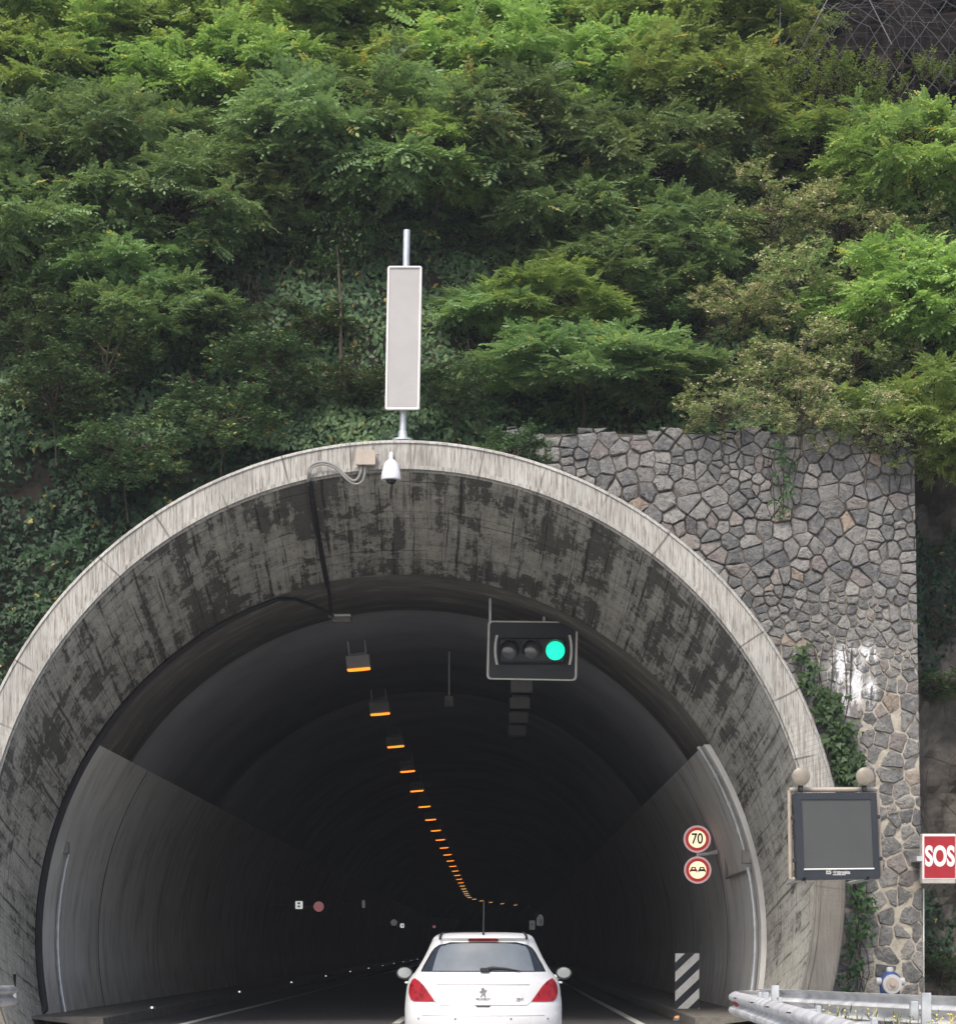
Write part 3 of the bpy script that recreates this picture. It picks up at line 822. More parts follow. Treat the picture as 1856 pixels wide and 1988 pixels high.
PROTO = {}
def proto(kind, k):
    key = (kind, k)
    if key not in PROTO:
        me, tb = tree_proto(100 + k * 7 + len(kind), kind)
        mm = {'robinia': M['robinia'], 'deep': M['robinia_deep'], 'pale': M['paleleaf'], 'lime': M['lime'], 'shade': M['shade']}[kind]
        me.materials.append(mm)
        t = bpy.data.meshes.new('trunk'); t.from_pydata(tb.v, [], tb.f); t.update(); t.polygons.foreach_set('use_smooth', tb.sm); t.materials.append(M['bark'])
        PROTO[key] = (me, t)
    return PROTO[key]
def tree(vx, vy, kind, k, sc, label, group, name='robinia_tree', sz=None, fwd=0., cat='tree'):
    # crown centre appears at (vx, vy); the base stands on the slope below it
    d = 42.
    for _ in range(12):
        p = P(vx, vy, d); zb = p.z - 1.7 * sc * (sz or 1)
        d = .5 * d + .5 * (float(hill_y(p.x, zb)) - fwd)
    p = P(vx, vy, d)
    root = empty(name, (p.x, d, p.z - 1.7 * sc * (sz or 1)), label, cat, group, rz=random.uniform(0, 6.28))
    root.scale = (sc, sc, sc * (sz or 1))
    cm, tm = proto(kind, k)
    for nm, me in (('crown', cm), ('trunk', tm)):
        o = bpy.data.objects.new(nm, me); col.objects.link(o); o.parent = root
    return root

ordn = ['first', 'second', 'third', 'fourth', 'fifth', 'sixth', 'seventh', 'eighth', 'ninth', 'tenth']
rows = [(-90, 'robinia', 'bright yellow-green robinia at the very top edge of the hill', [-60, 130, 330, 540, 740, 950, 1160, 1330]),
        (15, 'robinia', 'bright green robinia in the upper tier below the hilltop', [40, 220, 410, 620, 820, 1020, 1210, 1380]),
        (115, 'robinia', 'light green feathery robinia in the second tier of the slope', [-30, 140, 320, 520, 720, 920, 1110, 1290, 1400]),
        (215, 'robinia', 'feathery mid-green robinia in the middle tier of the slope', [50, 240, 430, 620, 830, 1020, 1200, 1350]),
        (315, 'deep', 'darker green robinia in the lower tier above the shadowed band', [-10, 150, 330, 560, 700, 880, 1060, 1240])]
for ri, (y, kind, lab, xs_) in enumerate(rows):
    for i, x in enumerate(xs_):
        sc = random.uniform(.78, 1.02)
        tree(x + random.uniform(-25, 25), y + random.uniform(-28, 28), kind, (i * 3 + ri) % 4, sc,
             lab + ', ' + ordn[i] + ' from the left', 'robinia trees on the slope', sz=random.uniform(.75, .95))
for (x, y, kind, k, sc, sz, fwd, lab) in [
    (1085, 590, 'robinia', 1, .50, .8, .7, 'small bright robinia clump with a yellow leaf, between the grey panel and the pale shrubs'),
    (1130, 720, 'deep', 2, .72, .65, .5, 'spreading green robinia bough just above the stone wall top'),
    (1270, 735, 'deep', 0, .52, .6, .6, 'low robinia clump trailing to the right above the stone wall'),
    (960, 620, 'deep', 3, .5, .8, .2, 'dark green robinia shoot just right of the grey panel'),
    (1790, 330, 'robinia', 3, .70, 1, .4, 'green robinia at the right edge below the netted rock'),
    (1770, 590, 'robinia', 0, .72, .9, .6, 'yellow-tinged green robinia at the right edge, halfway down the slope'),
    (1830, 850, 'robinia', 1, .45, .9, 2.2, 'low robinia spray hanging past the outer corner of the stone wall'),
    (1815, 810, 'robinia', 2, .55, .9, 2.0, 'bright robinia overhanging the outer corner of the stone wall'),
    (60, 470, 'deep', 1, .8, .9, .2, 'dull green robinia at the left edge beside the shadowed band'),
    (230, 540, 'deep', 3, .55, .8, .1, 'small dull robinia left of the shadowed band'),
    (330, 420, 'deep', 2, .75, .9, .3, 'grey-green robinia just above the shadowed band, left of centre'),
    (470, 400, 'deep', 1, .6, .8, .3, 'blue-green robinia spray above the shadowed band, near the thin trunk'),
    (1110, 430, 'deep', 3, .7, .9, .3, 'drooping robinia right of the panel pole top'),
    (1200, 540, 'deep', 1, .55, .8, .3, 'dim robinia above the bright clump, towards the pale shrubs'),
    (850, 330, 'robinia', 0, .6, .8, .9, 'bright leafy robinia bough standing out above the panel pole'),
    (300, 620, 'deep', 0, .55, .8, .2, 'dim robinia in the shaded left half of the slope'),
    (1310, 480, 'deep', 2, .62, .9, .1, 'dark robinia bush left of the dry pale shrubs'),
    (1600, 300, 'robinia', 1, .55, .9, .1, 'light robinia below the lime green shoots')]:
    tree(x, y, kind, k, sc, lab, 'robinia trees on the slope', sz=sz, fwd=fwd)
for (x, y, k, sc, lab) in [
    (1450, 290, 0, .55, 'dry cream-speckled shrub under the right end of the robinias'),
    (1500, 430, 1, .68, 'pale shrub with bare grey twigs left of centre in the right-hand thicket'),
    (1640, 430, 2, .60, 'pale green shrub in the middle of the right-hand thicket'),
    (1740, 470, 0, .55, 'pale speckled shrub near the right edge, below the robinia'),
    (1560, 560, 2, .66, 'cream-leaved shrub at the heart of the right-hand thicket'),
    (1440, 600, 1, .55, 'greenish speckled shrub right of the bright robinia clump'),
    (1660, 680, 0, .62, 'cream and pink leaved shrub halfway down the right side'),
    (1530, 720, 1, .60, 'cream-leaved shrub hanging just above the stone wall top'),
    (1680, 830, 2, .50, 'orange-tipped pale shrub hanging over the right of the stone wall'),
    (1740, 870, 1, .42, 'green-cream bush drooping over the wall near its outer corner'),
    (1400, 790, 0, .42, 'small pale bush resting on the middle of the stone wall top'),
    (1560, 810, 2, .45, 'small cream bush spilling over the stone wall top')]:
    tree(x, y, 'pale', k, sc, lab, 'pale shrubs right of the panel', name='pale_shrub', sz=.9, fwd=(1.6 if y > 780 else .45), cat='shrub')
for (x, y, k, sc, lab) in [(1560, 235, 0, .42, 'lime green upright shoots standing left below the netted rock'), (1640, 215, 1, .45, 'tallest lime green shoots in front of the netted rock'), (1720, 280, 0, .38, 'lime green shoots standing right below the netted rock'), (1530, 160, 1, .40, 'lime green shoots in front of the left edge of the netted rock'), (1790, 200, 1, .36, 'lime green shoots at the right edge, over the foot of the netted rock')]:
    tree(x, y, 'lime', k, sc * 1.35, lab, 'lime green shoots below the rock', name='young_shoot_shrub', sz=1.0, fwd=.9, cat='shrub')
for (x, y, k, sc, fw, lab) in [
    (60, 640, 0, .62, .5, 'dark shrub with white flowers at the left edge'), (110, 770, 1, .6, .7, 'dark bushy shrub low at the left edge above the ivy'),
    (420, 640, 2, .55, .3, 'dark green shrub in the shade left of the thin trunk'), (520, 730, 0, .6, .5, 'leafy dark shrub above the ivy, left of the grey panel'),
    (430, 820, 1, .6, .9, 'olive green shrub touching the arch, left of the junction box'), (610, 640, 1, .45, .2, 'dim shrub just left of the thin trunk'),
    (1000, 880, 1, .36, 2.0, 'dark bush hiding the left end of the stone wall top'), (1835, 1330, 2, .30, .6, 'small green bush on the bank right of the white paint'), (1830, 1890, 0, .30, .6, 'low green bush on the bank below the SOS sign'),
    (250, 880, 2, .6, .8, 'olive shrub hanging over the ivy on the left slope'), (200, 700, 0, .6, .5, 'dark leafy shrub between the left edge and the olive shrubs'),
    (700, 740, 2, .42, .4, 'small dark shrub between the thin trunk and the grey panel'), (880, 760, 0, .45, .5, 'dark shrub right behind the foot of the panel pole'),
    (1300, 600, 2, .5, .1, 'brownish dim shrub behind the bright robinia clump'), (640, 480, 0, .5, 0, 'dim bush under the robinias, left of the panel pole top'),
    (960, 470, 1, .5, 0, 'dim bush under the robinias, right of the panel pole top'), (400, 470, 2, .6, 0, 'grey-green bush in the shadowed band left of centre')]:
    tree(x, y, 'shade', k, sc, lab, 'dark shrubs in the shadowed band', name='dark_shrub', sz=.9, fwd=fw, cat='shrub')

# thin bare trunk
p0 = P(656, 815, 38.6); p1 = P(662, 600, 39.2); p2 = P(655, 480, 40.2)
root = empty('sapling', p0, 'thin bare brown sapling trunk left of the grey panel', 'tree')
mb = MB(); mb.tube([p0, p0.lerp(p1, .5) + Vector((.02, 0, 0)), p1, p2], [.035, .03, .026, .015], 7); mb.build('trunk', M['twig'], root)
pos = np.array([p2 + Vector((random.gauss(0, .3), random.gauss(0, .2), random.gauss(0, .3))) for _ in range(500)])
me = leaf_mesh('crown', pos, RNG.normal(0, 1, (500, 3)), RNG.normal(0, .5, (500, 3)) + [0, 0, 1], RNG.uniform(.05, .09, 500), RNG.uniform(0, 1, 500), T_OVAL)
link_mesh('crown', me, M['shade'], root)

# ivy and undergrowth cover, draped over the slope in lumps
def cover(name, n, xr, zr, mat, tmpl, size, lump, keep, label, seed):
    rng = np.random.default_rng(seed)
    X = rng.uniform(*xr, n); Z = rng.uniform(*zr, n)
    lm = nz(X, 0, Z, 2.1, seed % 40, 3); lm2 = nz(X, 2, Z, 6., (seed + 13) % 40, 2)
    rr = np.hypot(X - C1[0], Z - C1[1])
    k = (rr > RO1 - .02) & keep(X, Z) & (rng.random(n) < np.clip(.75 + .5 * lm, .12, 1))
    X, Z, lm, lm2 = X[k], Z[k], lm[k], lm2[k]; n = len(X)
    out = lump * (.35 + .45 * np.clip(lm, -1, 1)) + .12 * lm2 + rng.uniform(0, .16, n)
    Y = hill_y(X, Z) - out
    pos = np.stack([X, Y, Z], 1)
    nrm = np.stack([rng.normal(0, .45, n) + .0 * lm, -1 + rng.normal(0, .3, n), .65 + rng.normal(0, .4, n)], 1)
    d = np.stack([rng.normal(0, .8, n), -.35 + rng.normal(0, .3, n), -.8 + rng.normal(0, .6, n)], 1)
    tn = np.clip(.35 + .25 * lm2 + rng.normal(0, .2, n), 0, .97); tn[rng.random(n) < .012] = 1.
    me = leaf_mesh(name, pos, d, nrm, rng.uniform(*size, n), tn, tmpl)
    return tag(link_mesh(name, me, mat), label, 'ivy' if 'ivy' in name else 'undergrowth', kind='stuff')
lowl = lambda X, Z: (X < C1[0] + 2) & ((Z < 11.2 + .5 * np.sin(X * 1.7)))
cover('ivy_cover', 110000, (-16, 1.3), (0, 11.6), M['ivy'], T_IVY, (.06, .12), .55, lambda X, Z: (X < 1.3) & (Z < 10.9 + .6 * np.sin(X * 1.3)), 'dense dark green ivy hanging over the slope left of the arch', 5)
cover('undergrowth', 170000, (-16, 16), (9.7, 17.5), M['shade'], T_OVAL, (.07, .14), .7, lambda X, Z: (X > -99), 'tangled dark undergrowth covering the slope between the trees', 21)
cover('undergrowth', 80000, (-16, 16), (16.5, 30), M['shade'], T_OVAL, (.09, .16), .8, lambda X, Z: (X < 5.6) | (Z < 18.3), 'green undergrowth on the hilltop behind the robinias', 33)
cover('ivy_cover', 26000, (6.95, 15), (0, 10.5), M['ivy'], T_IVY, (.05, .10), .6, lambda X, Z: nz(X, 1, Z, 1.2, 44, 3) > .05, 'patchy dark ivy on the bank beyond the stone wall corner', 40)
# dry vines and bare twigs hanging in the gaps
rd = random.Random(3); mb = MB()
for k in range(900):
    x = rd.uniform(-9, 9); z = rd.uniform(10.2, 17)
    y = float(hill_y(x, z)) - rd.uniform(.1, .9); a = rd.uniform(-.9, .9); L = rd.uniform(.5, 1.6)
    pts = [Vector((x, y, z))]
    for q in range(4):
        pts.append(pts[-1] + Vector((math.sin(a) * L / 4 + rd.gauss(0, .05), -rd.uniform(-.05, .08), -math.cos(a) * L / 4 + rd.gauss(0, .04)))); a += rd.gauss(0, .35)
    mb.tube(pts, [.009, .008, .007, .006, .004], 3, False)
tag(mb.build('dry_vines', M['twig']), 'thin dry vines and twigs tangled in the shaded slope', 'vines', kind='stuff')
rd = random.Random(9); mb = MB()
for k in range(260):
    x = rd.uniform(7.2, 12); z = rd.uniform(.5, 10); y = float(hill_y(x, z)) - rd.uniform(.1, .5); a = rd.uniform(-1.4, 1.4); L = rd.uniform(.4, 1.3)
    p = Vector((x, y, z)); mb.tube([p, p + Vector((math.sin(a) * L * .5, -.05, -math.cos(a) * L * .5)), p + Vector((math.sin(a + .3) * L, -.1, -math.cos(a + .3) * L))], [.01, .008, .004], 3, False)
tag(mb.build('dry_brush', M['twig']), 'dry brown brush on the bank beyond the stone wall corner', 'brush', kind='stuff')

# ivy plants climbing the stone wall
def climber(polyV, n, label, size=(.06, .12), name='climbing_ivy'):
    rng = np.random.default_rng(len(polyV) + n); pts = []
    xs_ = [p[0] for p in polyV]; ys_ = [p[1] for p in polyV]
    def inside(x, y):
        c = False; j = len(polyV) - 1
        for i in range(len(polyV)):
            a, b = polyV[i], polyV[j]
            if (a[1] > y) != (b[1] > y) and x < (b[0] - a[0]) * (y - a[1]) / (b[1] - a[1]) + a[0]: c = not c
            j = i
        return c
    while len(pts) < n:
        x = rng.uniform(min(xs_) - 8, max(xs_) + 8); y = rng.uniform(min(ys_), max(ys_))
        jx = 9 * math.sin(y * .11) + 5 * math.sin(y * .37)
        if inside(x + jx + rng.normal(0, 6), y + rng.normal(0, 8)) and math.sin(x * .21 + y * .13) + math.sin(y * .17 - x * .3) > -1.1: pts.append((x, y))
    pos = np.array([P(x, y, WY) for x, y in pts]); ring = np.hypot(pos[:, 0] - C1[0], pos[:, 2] - C1[1]) < RO1
    pos[:, 1] = WY - rng.uniform(.08, .32, n); pos = pos[~ring] if ring.sum() < n - 5 else pos; n = len(pos)
    nrm = np.stack([rng.normal(0, .45, n), -1 + rng.normal(0, .2, n), .6 + rng.normal(0, .4, n)], 1)
    d = np.stack([rng.normal(0, .6, n), -.3 + rng.normal(0, .3, n), -1 + rng.normal(0, .3, n)], 1)
    base = Vector((float(pos[:, 0].mean()), WY - .05, float(pos[:, 2].min())))
    root = empty(name, base, label, 'ivy')
    me = leaf_mesh('leaves', pos, d, nrm, rng.uniform(*size, n), np.clip(rng.normal(.62, .28, n), 0, .97), T_IVY)
    link_mesh('leaves', me, M['ivyb'], root)
    mb = MB(); zt = float(pos[:, 2].max())
    for k in range(5):
        x = base.x + random.uniform(-.15, .15); q = [Vector((x, WY - .07, base.z))]
        for j in range(6): q.append(Vector((q[-1].x + random.gauss(0, .06), WY - .1, base.z + (zt - base.z) * (j + 1) / 6)))
        mb.tube(q, .008, 4, False)
    mb.build('stem', M['bark'], root)
M['ivyb'] = leaf_mat('bright_ivy_leaf', (.016, .042, .016), (.06, .125, .042), (.2, .18, .05), .98, .2)
climber([(1545, 1250), (1556, 1250), (1590, 1340), (1618, 1345), (1645, 1420), (1668, 1480), (1665, 1530), (1622, 1530), (1605, 1450), (1575, 1370), (1548, 1310)], 760, 'bright ivy climbing between the arch and the screen, up to the white paint')
climber([(1645, 1705), (1668, 1705), (1690, 1740), (1685, 1800), (1668, 1850), (1650, 1925), (1625, 1930), (1640, 1850), (1648, 1760)], 250, 'ivy growing on the wall below the screen, beside the arch', (.05, .10))
climber([(1495, 850), (1528, 850), (1535, 930), (1522, 1010), (1500, 1000), (1505, 920)], 120, 'thin dark ivy trailing down from the top of the stone wall', (.04, .08))

# ------------------------------------------------------------------ grey panel on its pole
d = 36.2
pb = P(782, 853, d); pt = P(790, 447, d)
root = empty('antenna_panel', (pb.x, d, pb.z), 'tall pale grey flat panel on a steel pole above the arch crown', 'antenna panel')
mb = MB(); mb.tube([(pb.x, d, pb.z - .02), (pt.x, d, pt.z)], .055, 14); mb.build('pole', M['galv'], root)
mb = MB(); mb.lathe((pb.x, d, pb.z - .03), (0, 0, 1), [(0, .17), (.03, .17), (.035, .08), (.16, .07)]); mb.build('base_flange', M['galv'], root)
c = [P(755, 519, d - .16), P(817.5, 519, d - .16), P(812.5, 794, d - .16), P(750, 794, d - .16)]
def quadbox(mb, c, y0, y1):
    mb.prism([(p.x, p.z) for p in c], y0, y1)
mb = MB(); quadbox(mb, c, d - .16, d - .06); o = mb.build('panel_body', M['panelgrey'], root, bevel=.01)
mb = MB()
for a, b in ((0, 1), (1, 2), (2, 3), (3, 0)):
    A, B = Vector(c[a]), Vector(c[b]); A.y = B.y = d - .165
    mb.tube([A, B], .020, 6)
mb.build('panel_trim', M['paneledge'], root)
for z in (.25, 1.9):
    mb = MB(); mb.box((pb.x + .02 * z, d - .04, pb.z + .5 + z), (.16, .14, .06), b=.01); mb.build('pole_clamp', M['galv'], root)

# ------------------------------------------------------------------ junction box, camera, cables on the arch
jb = [P(692, 876, D1 - .1), P(729, 903, D1 - .1)]
jc = Vector(((jb[0].x + jb[1].x) / 2, D1 - .085, (jb[0].z + jb[1].z) / 2))
root = empty('junction_box', (jc.x, D1 - .015, jc.z - .12), 'beige junction box on the arch crown with two cable tails', 'junction box')
mb = MB(); mb.box(jc, (jb[1].x - jb[0].x, .13, jb[0].z - jb[1].z), b=.012); mb.build('box_body', M['beige'], root)
mb = MB(); mb.box(jc + Vector((0, -.07, 0)), (jb[1].x - jb[0].x + .012, .02, jb[0].z - jb[1].z + .012), b=.005); mb.build('box_lid', M['beige'], root)
mb = MB(); mb.lathe(jc + Vector((.165, 0, .07)), (1, 0, 0), [(0, .014), (.04, .014)], 10); mb.build('cable_gland', M['beige'], root)
def ease(pts, n=6):
    pts = [Vector(p) for p in pts]; out = []
    for i in range(len(pts) - 1):
        p0, p1, p2, p3 = pts[max(0, i - 1)], pts[i], pts[i + 1], pts[min(len(pts) - 1, i + 2)]
        for k in range(n):
            t = k / n; out.append(.5 * ((2 * p1) + (p2 - p0) * t + (2 * p0 - 5 * p1 + 4 * p2 - p3) * t * t + (-p0 + 3 * p1 - 3 * p2 + p3) * t ** 3))
    return out + [pts[-1]]
def z7(x, y, d): return P((680 + x * .1724) * .8549, (980 + y * .1724) * .8549, d)
dc = D1 - .1
cb = MB()
cb.tube(ease([z7(815, 445, dc), z7(810, 530, dc), z7(765, 625, dc), z7(700, 645, dc), z7(600, 570, dc), z7(480, 460, dc), z7(340, 405, dc), z7(220, 415, dc), z7(140, 470, dc), z7(118, 560, dc), z7(125, 700, D1 + .02)]), .021, 8)
cb.tube(ease([z7(860, 445, dc), z7(862, 560, dc), z7(820, 665, dc), z7(720, 690, dc), z7(620, 625, dc), z7(480, 490, dc), z7(340, 435, dc), z7(230, 445, dc), z7(160, 490, dc), z7(140, 560, dc), z7(140, 700, D1 + .02)]), .017, 8)
tag(cb.build('cable_loop', M['lampbox']), 'pair of grey cables looping left from the junction box', 'cable')
def soff(xv, t, off=.05):      # point on the hood soffit under fraction t of its depth, hitting view column xv at mouth
    cx, cz, r = lerp(C1[0], C2[0], t), lerp(C1[1], C2[1], t ** .9), lerp(RI1, R2, t) - off
    y = lerp(D1 + .055, D2, t); x = (xv - VX) * y / F; return Vector((x, y, cz + math.sqrt(max(0, r * r - (x - cx) ** 2))))
mb = MB(); mb.tube([z7(125, 640, D1 - .03)] + [soff(lerp(603, 636, t), t) for t in (.0, .1, .25, .4, .55, .7, .85, 1.)], .045, 8)
pe = soff(636, 1.); mb.tube([pe, P(640, 1150, 40.6), P(642, 1188, 41.2)], .03, 8)
tag(mb.build('black_cable', M['black']), 'thick black cable running back along the hood ceiling', 'cable')
cc = P(759.5, 925, D1 - .25)
root = empty('dome_camera', (cc.x, D1, cc.z), 'white bell-shaped dome camera hanging on the arch crown', 'camera')
h0 = P(759, 932, D1 - .25).z; h1 = P(759, 894, D1 - .25).z
mb = MB(); mb.lathe((cc.x, D1 - .25, h0), (0, 0, 1), [(0, .152), (.02, .158), (.07, .153), (.15, .138), (.23, .115), (.28, .09), (.315, .05)]); mb.build('camera_hood', M['white_plastic'], root)
mb = MB(); mb.lathe((cc.x, D1 - .25, h0 - .06), (0, 0, 1), [(0, .02), (.015, .06), (.06, .085)]); mb.build('camera_dome', M['cardark'], root)
mb = MB(); mb.tube([(cc.x, D1 - .25, h1 - .03), (cc.x, D1 - .25, h1 + .08), (cc.x, D1 - .15, h1 + .13), (cc.x, D1 - .02, h1 + .13)], .032, 10); mb.build('camera_bracket', M['white_plastic'], root)

# seam cable around the inner arch on the left, and light conduits
rim = []
for k in range(60):
    a = lerp(R(62), R(191), k / 59); rr = R2 - .06
    x = C2[0] + rr * math.cos(a); z = C2[1] + rr * math.sin(a)
    if z < .16: break
    if a > R(113): rim.append((x, D2 - .03, z))
rim = [P(648, 1196, 41.5), P(610, 1176, 41.2), P(572, 1163, 40.6), P(540, 1163, 40.1)] + rim
rim.append((rim[-1][0] - .25, D2 - .2, .0))
mb = MB(); mb.tube(rim, [.03, .032, .035, .04] + [.045 + .02 * min(1, i / 14) for i in range(len(rim) - 4)], 8); tag(mb.build('seam_cable', M['black']), 'heavy black cable following the left inner edge of the arch down to the road', 'cable')
def conduit(side, zs_, d_, r, off, label):
    mb = MB(); pts = []
    for z in zs_:
        rr = R2 - off; pts.append((C2[0] + side * math.sqrt(rr * rr - (z - C2[1]) ** 2), d_, z))
    root = empty('conduit', pts[-1] if pts[-1][2] < pts[0][2] else pts[0], label, 'conduit')
    mb.tube(pts, r, 8); mb.build('pipe', M['galv'], root)
    for p in pts[::4]:
        mb = MB(); mb.box(p, (.07, .03, .05)); mb.build('pipe_clip', M['galv'], root)
    return pts
conduit(-1, np.linspace(3.05, .18, 24), 41.2, .032, .16, 'thin pale conduit on the left wall panel inside the arch')
pts = conduit(1, np.linspace(4.9, 3.05, 16), 40.35, .03, .15, 'thin pale conduit high on the right wall panel edge')
conduit(1, np.linspace(2.75, .18, 22), 40.35, .035, .16, 'thin pale conduit low on the right wall panel edge')
def wallbox(p, dim, name, label):
    root = empty(name, p, label, 'box'); mb = MB(); mb.box(p, dim, b=.01); mb.build('box_body', M['lampbox'], root)
    mb = MB(); mb.box((p[0], p[1] - dim[1] / 2 - .008, p[2]), (dim[0] * .85, .012, dim[2] * .85)); mb.build('box_lid', M['lampbox'], root)
wallbox((pts[-1][0] + .02, 40.3, 2.95), (.16, .12, .24), 'wall_box', 'small grey box on the right conduit above the horizontal pipe')
wallbox((C2[0] - 6.13, 41.1, 3.15), (.14, .14, .22), 'wall_box', 'small dark box at the top of the left conduit')
# horizontal pipe on right panel
zz = 2.72; rr = R2 - .15; xr = C2[0] + math.sqrt(rr * rr - (zz - C2[1]) ** 2)
mb = MB(); mb.tube([(xr, 40.35, zz), (xr, 44.3, zz), (xr - .02, 44.3, zz + 1.3)], .03, 8)
tag(mb.build('wall_pipe', M['lampbox']), 'thin grey pipe turning up the right wall panel to the speed signs', 'pipe')

# ------------------------------------------------------------------ traffic light
d = 41.4
tl = [P(947, 1205, d), P(1122, 1207, d), P(1119.5, 1322, d), P(944.5, 1319, d)]
cen = P(1033, 1263, d)
root = empty('traffic_light', (cen.x, d, cen.z - .5), 'horizontal traffic light with a white outline, its right lamp lit green', 'traffic light')
def rrect(c, rad=.09, n=5):
    out = []
    k = len(c)
    for i in range(k):
        p, a, b = c[i], c[i - 1], c[(i + 1) % k]
        u = (a - p).normalized(); v = (b - p).normalized()
        for j in range(n + 1):
            t = j / n; q0 = p + u * rad; q1 = p + v * rad
            out.append(q0 * (1 - t) ** 2 + p * 2 * t * (1 - t) + q1 * t * t)
    return out
o1 = rrect(tl); 
mb = MB(); mb.prism([(p.x, p.z) for p in o1], d, d + .03); mb.build('backboard', M['blackpaint'], root)
ins = [cen + (p - cen) * (1 - .035 / (p - cen).length * 1.35) for p in tl]; o2 = rrect(ins, .07)
mb = MB(); n = len(o1); vs = [(p.x, d - .006, p.z) for p in o1] + [(p.x, d - .006, p.z) for p in o2]
mb.add(vs, [(i, (i + 1) % n, n + (i + 1) % n, n + i) for i in range(n)]); mb.build('white_outline', M['border'], root)
hb = P(1033, 1263, d - .1)
mb = MB(); mb.box((hb.x, d - .08, hb.z), (1.22, .14, .46), b=.03); mb.build('lamp_body', M['blackpaint'], root)
for vx, mat, nm in ((989, 'darkglass', 'lamp_lens'), (1032.5, 'darkglass', 'lamp_lens'), (1078, 'green_on', 'green_lens')):
    p = P(vx, 1263, d - .17)
    mb = MB(); mb.lathe((p.x, d - .15, p.z), (0, -1, 0), [(0, .172), (.012, .165), (.03, .12), (.038, .05)], 32); mb.build(nm, M[mat], root)
    mb = MB(); vs = []; fs = []; n = 22
    for j in range(n + 1):
        a = R(-15) + R(210) * j / n
        for (rr, yy) in ((.185, d - .15), (.185, d - .15 - .20 * (0.35 + .65 * max(0, math.sin(a)))), (.178, d - .15 - .20 * (0.35 + .65 * max(0, math.sin(a)))), (.178, d - .15)):
            vs.append((p.x + rr * math.cos(a), yy, p.z + rr * math.sin(a)))
    for j in range(n):
        for q in range(4): fs.append((j * 4 + q, j * 4 + (q + 1) % 4, j * 4 + 4 + (q + 1) % 4, j * 4 + 4 + q))
    mb.add(vs, fs, True); mb.build('visor', M['black'], root)
for vx, sg in ((965, -1), (1105, 1)):
    p = P(vx, 1263, d - .1); mb = MB(); vs = []; fs = []
    for j in range(13):
        t = -1 + j / 6; xo = .035 * (1 - t * t) * sg
        vs += [(p.x + xo - .022, d - .20, p.z + .27 * t), (p.x + xo + .022, d - .20, p.z + .27 * t)]
    mb.add(vs, [(2 * j, 2 * j + 1, 2 * j + 3, 2 * j + 2) for j in range(12)]); o = mb.build('side_plate', M['border'], root)
    s_ = o.modifiers.new('thick', 'SOLIDIFY'); s_.thickness = .012
for vx in (951.5, 1056):
    p = P(vx, 1210, d + .04); q = P(vx - 1, 1130 if vx < 1000 else 1150, d + .04)
    mb = MB(); zt = C2[1] + math.sqrt((R2 - .0) ** 2 - (p.x - C2[0]) ** 2)
    mb.box((p.x, d + .06, (p.z + zt) / 2), (.05, .04, zt - p.z), b=.005); mb.build('hanger', M['galv'], root)

# ------------------------------------------------------------------ ceiling lamps
def lamp_proto(lit, mat):
    root = empty('tunnel_lamp' if lit else 'unlit_lamp', (0, 0, 0))
    mb = MB(); mb.box((0, .0, .14), (.46, .22, .26), b=.02); mb.box((0, .05, .29), (.34, .16, .03)); mb.build('lamp_housing', M['lampbox'], root, local=True)
    mb = MB(); n = 10; vs = []; fs = []
    for j in range(n + 1):
        x = -.215 + .43 * j / n; b = .010 * math.sqrt(max(.1, 1 - (x / .23) ** 2))
        vs += [(x, -.10, .01), (x, -.115, -.01 - b * .3), (x, -.09, -.01 - b), (x, .09, -.012 - b), (x, .10, .01)]
    for j in range(n):
        for q in range(4): fs.append((j * 5 + q, j * 5 + q + 1, j * 5 + 6 + q, j * 5 + 5 + q))
    fs += [(0, 1, 2, 3, 4), (n * 5 + 4, n * 5 + 3, n * 5 + 2, n * 5 + 1, n * 5)]
    mb.add(vs, fs, False); mb.build('lamp_lens', M[mat], root, local=True)
    for q in (-.16, .16):
        mb = MB(); mb.box((q, .02, .42), (.03, .06, .26)); mb.build('lamp_bracket', M['lampbox'], root, local=True)
    return root
lp = lamp_proto(True, 'orange_on')
names = ['nearest the tunnel mouth', 'second from the tunnel mouth', 'third from the tunnel mouth', 'fourth from the tunnel mouth', 'fifth from the tunnel mouth', 'sixth from the tunnel mouth']
warm = None
for k in range(29):
    dd = 43.0 + 8 * k
    if k in (15, 17, 19, 21): pass
    if k < 17: o = lp if k == 0 else copy_tree(lp)
    else:
        if warm is None: warm = lamp_proto(True, 'warm_on'); o = warm
        else: o = copy_tree(warm)
    zl = 6.63 - .0007 * (dd - 43) + (.0035 * (dd - 190) if dd > 190 else 0)
    o.location = (-2.58 + bend(dd), dd, zl); o.rotation_euler = (0, R(-5), -bend(dd) * .004)
    if k < 6: tag(o, 'orange glowing ceiling lamp, ' + names[k], 'lamp', 'orange ceiling lamps')
    elif k < 17: tag(o, 'small orange ceiling lamp further back in the receding row', 'lamp', 'orange ceiling lamps receding')
    else: tag(o, 'tiny warm white ceiling lamp far down the tunnel', 'lamp', 'far ceiling lamps')
un = None
for k, nm in enumerate(['just below the traffic light', 'second below the traffic light', 'third below the traffic light', 'fourth below the traffic light']):
    o = lamp_proto(False, 'darkglass') if k == 0 else copy_tree(un)
    un = un or o
    dd = 47. + 3.1 * k; o.location = (.55, dd, 6.63); tag(o, 'dim unlit grey ceiling fitting, ' + nm, 'lamp', 'unlit ceiling fittings')
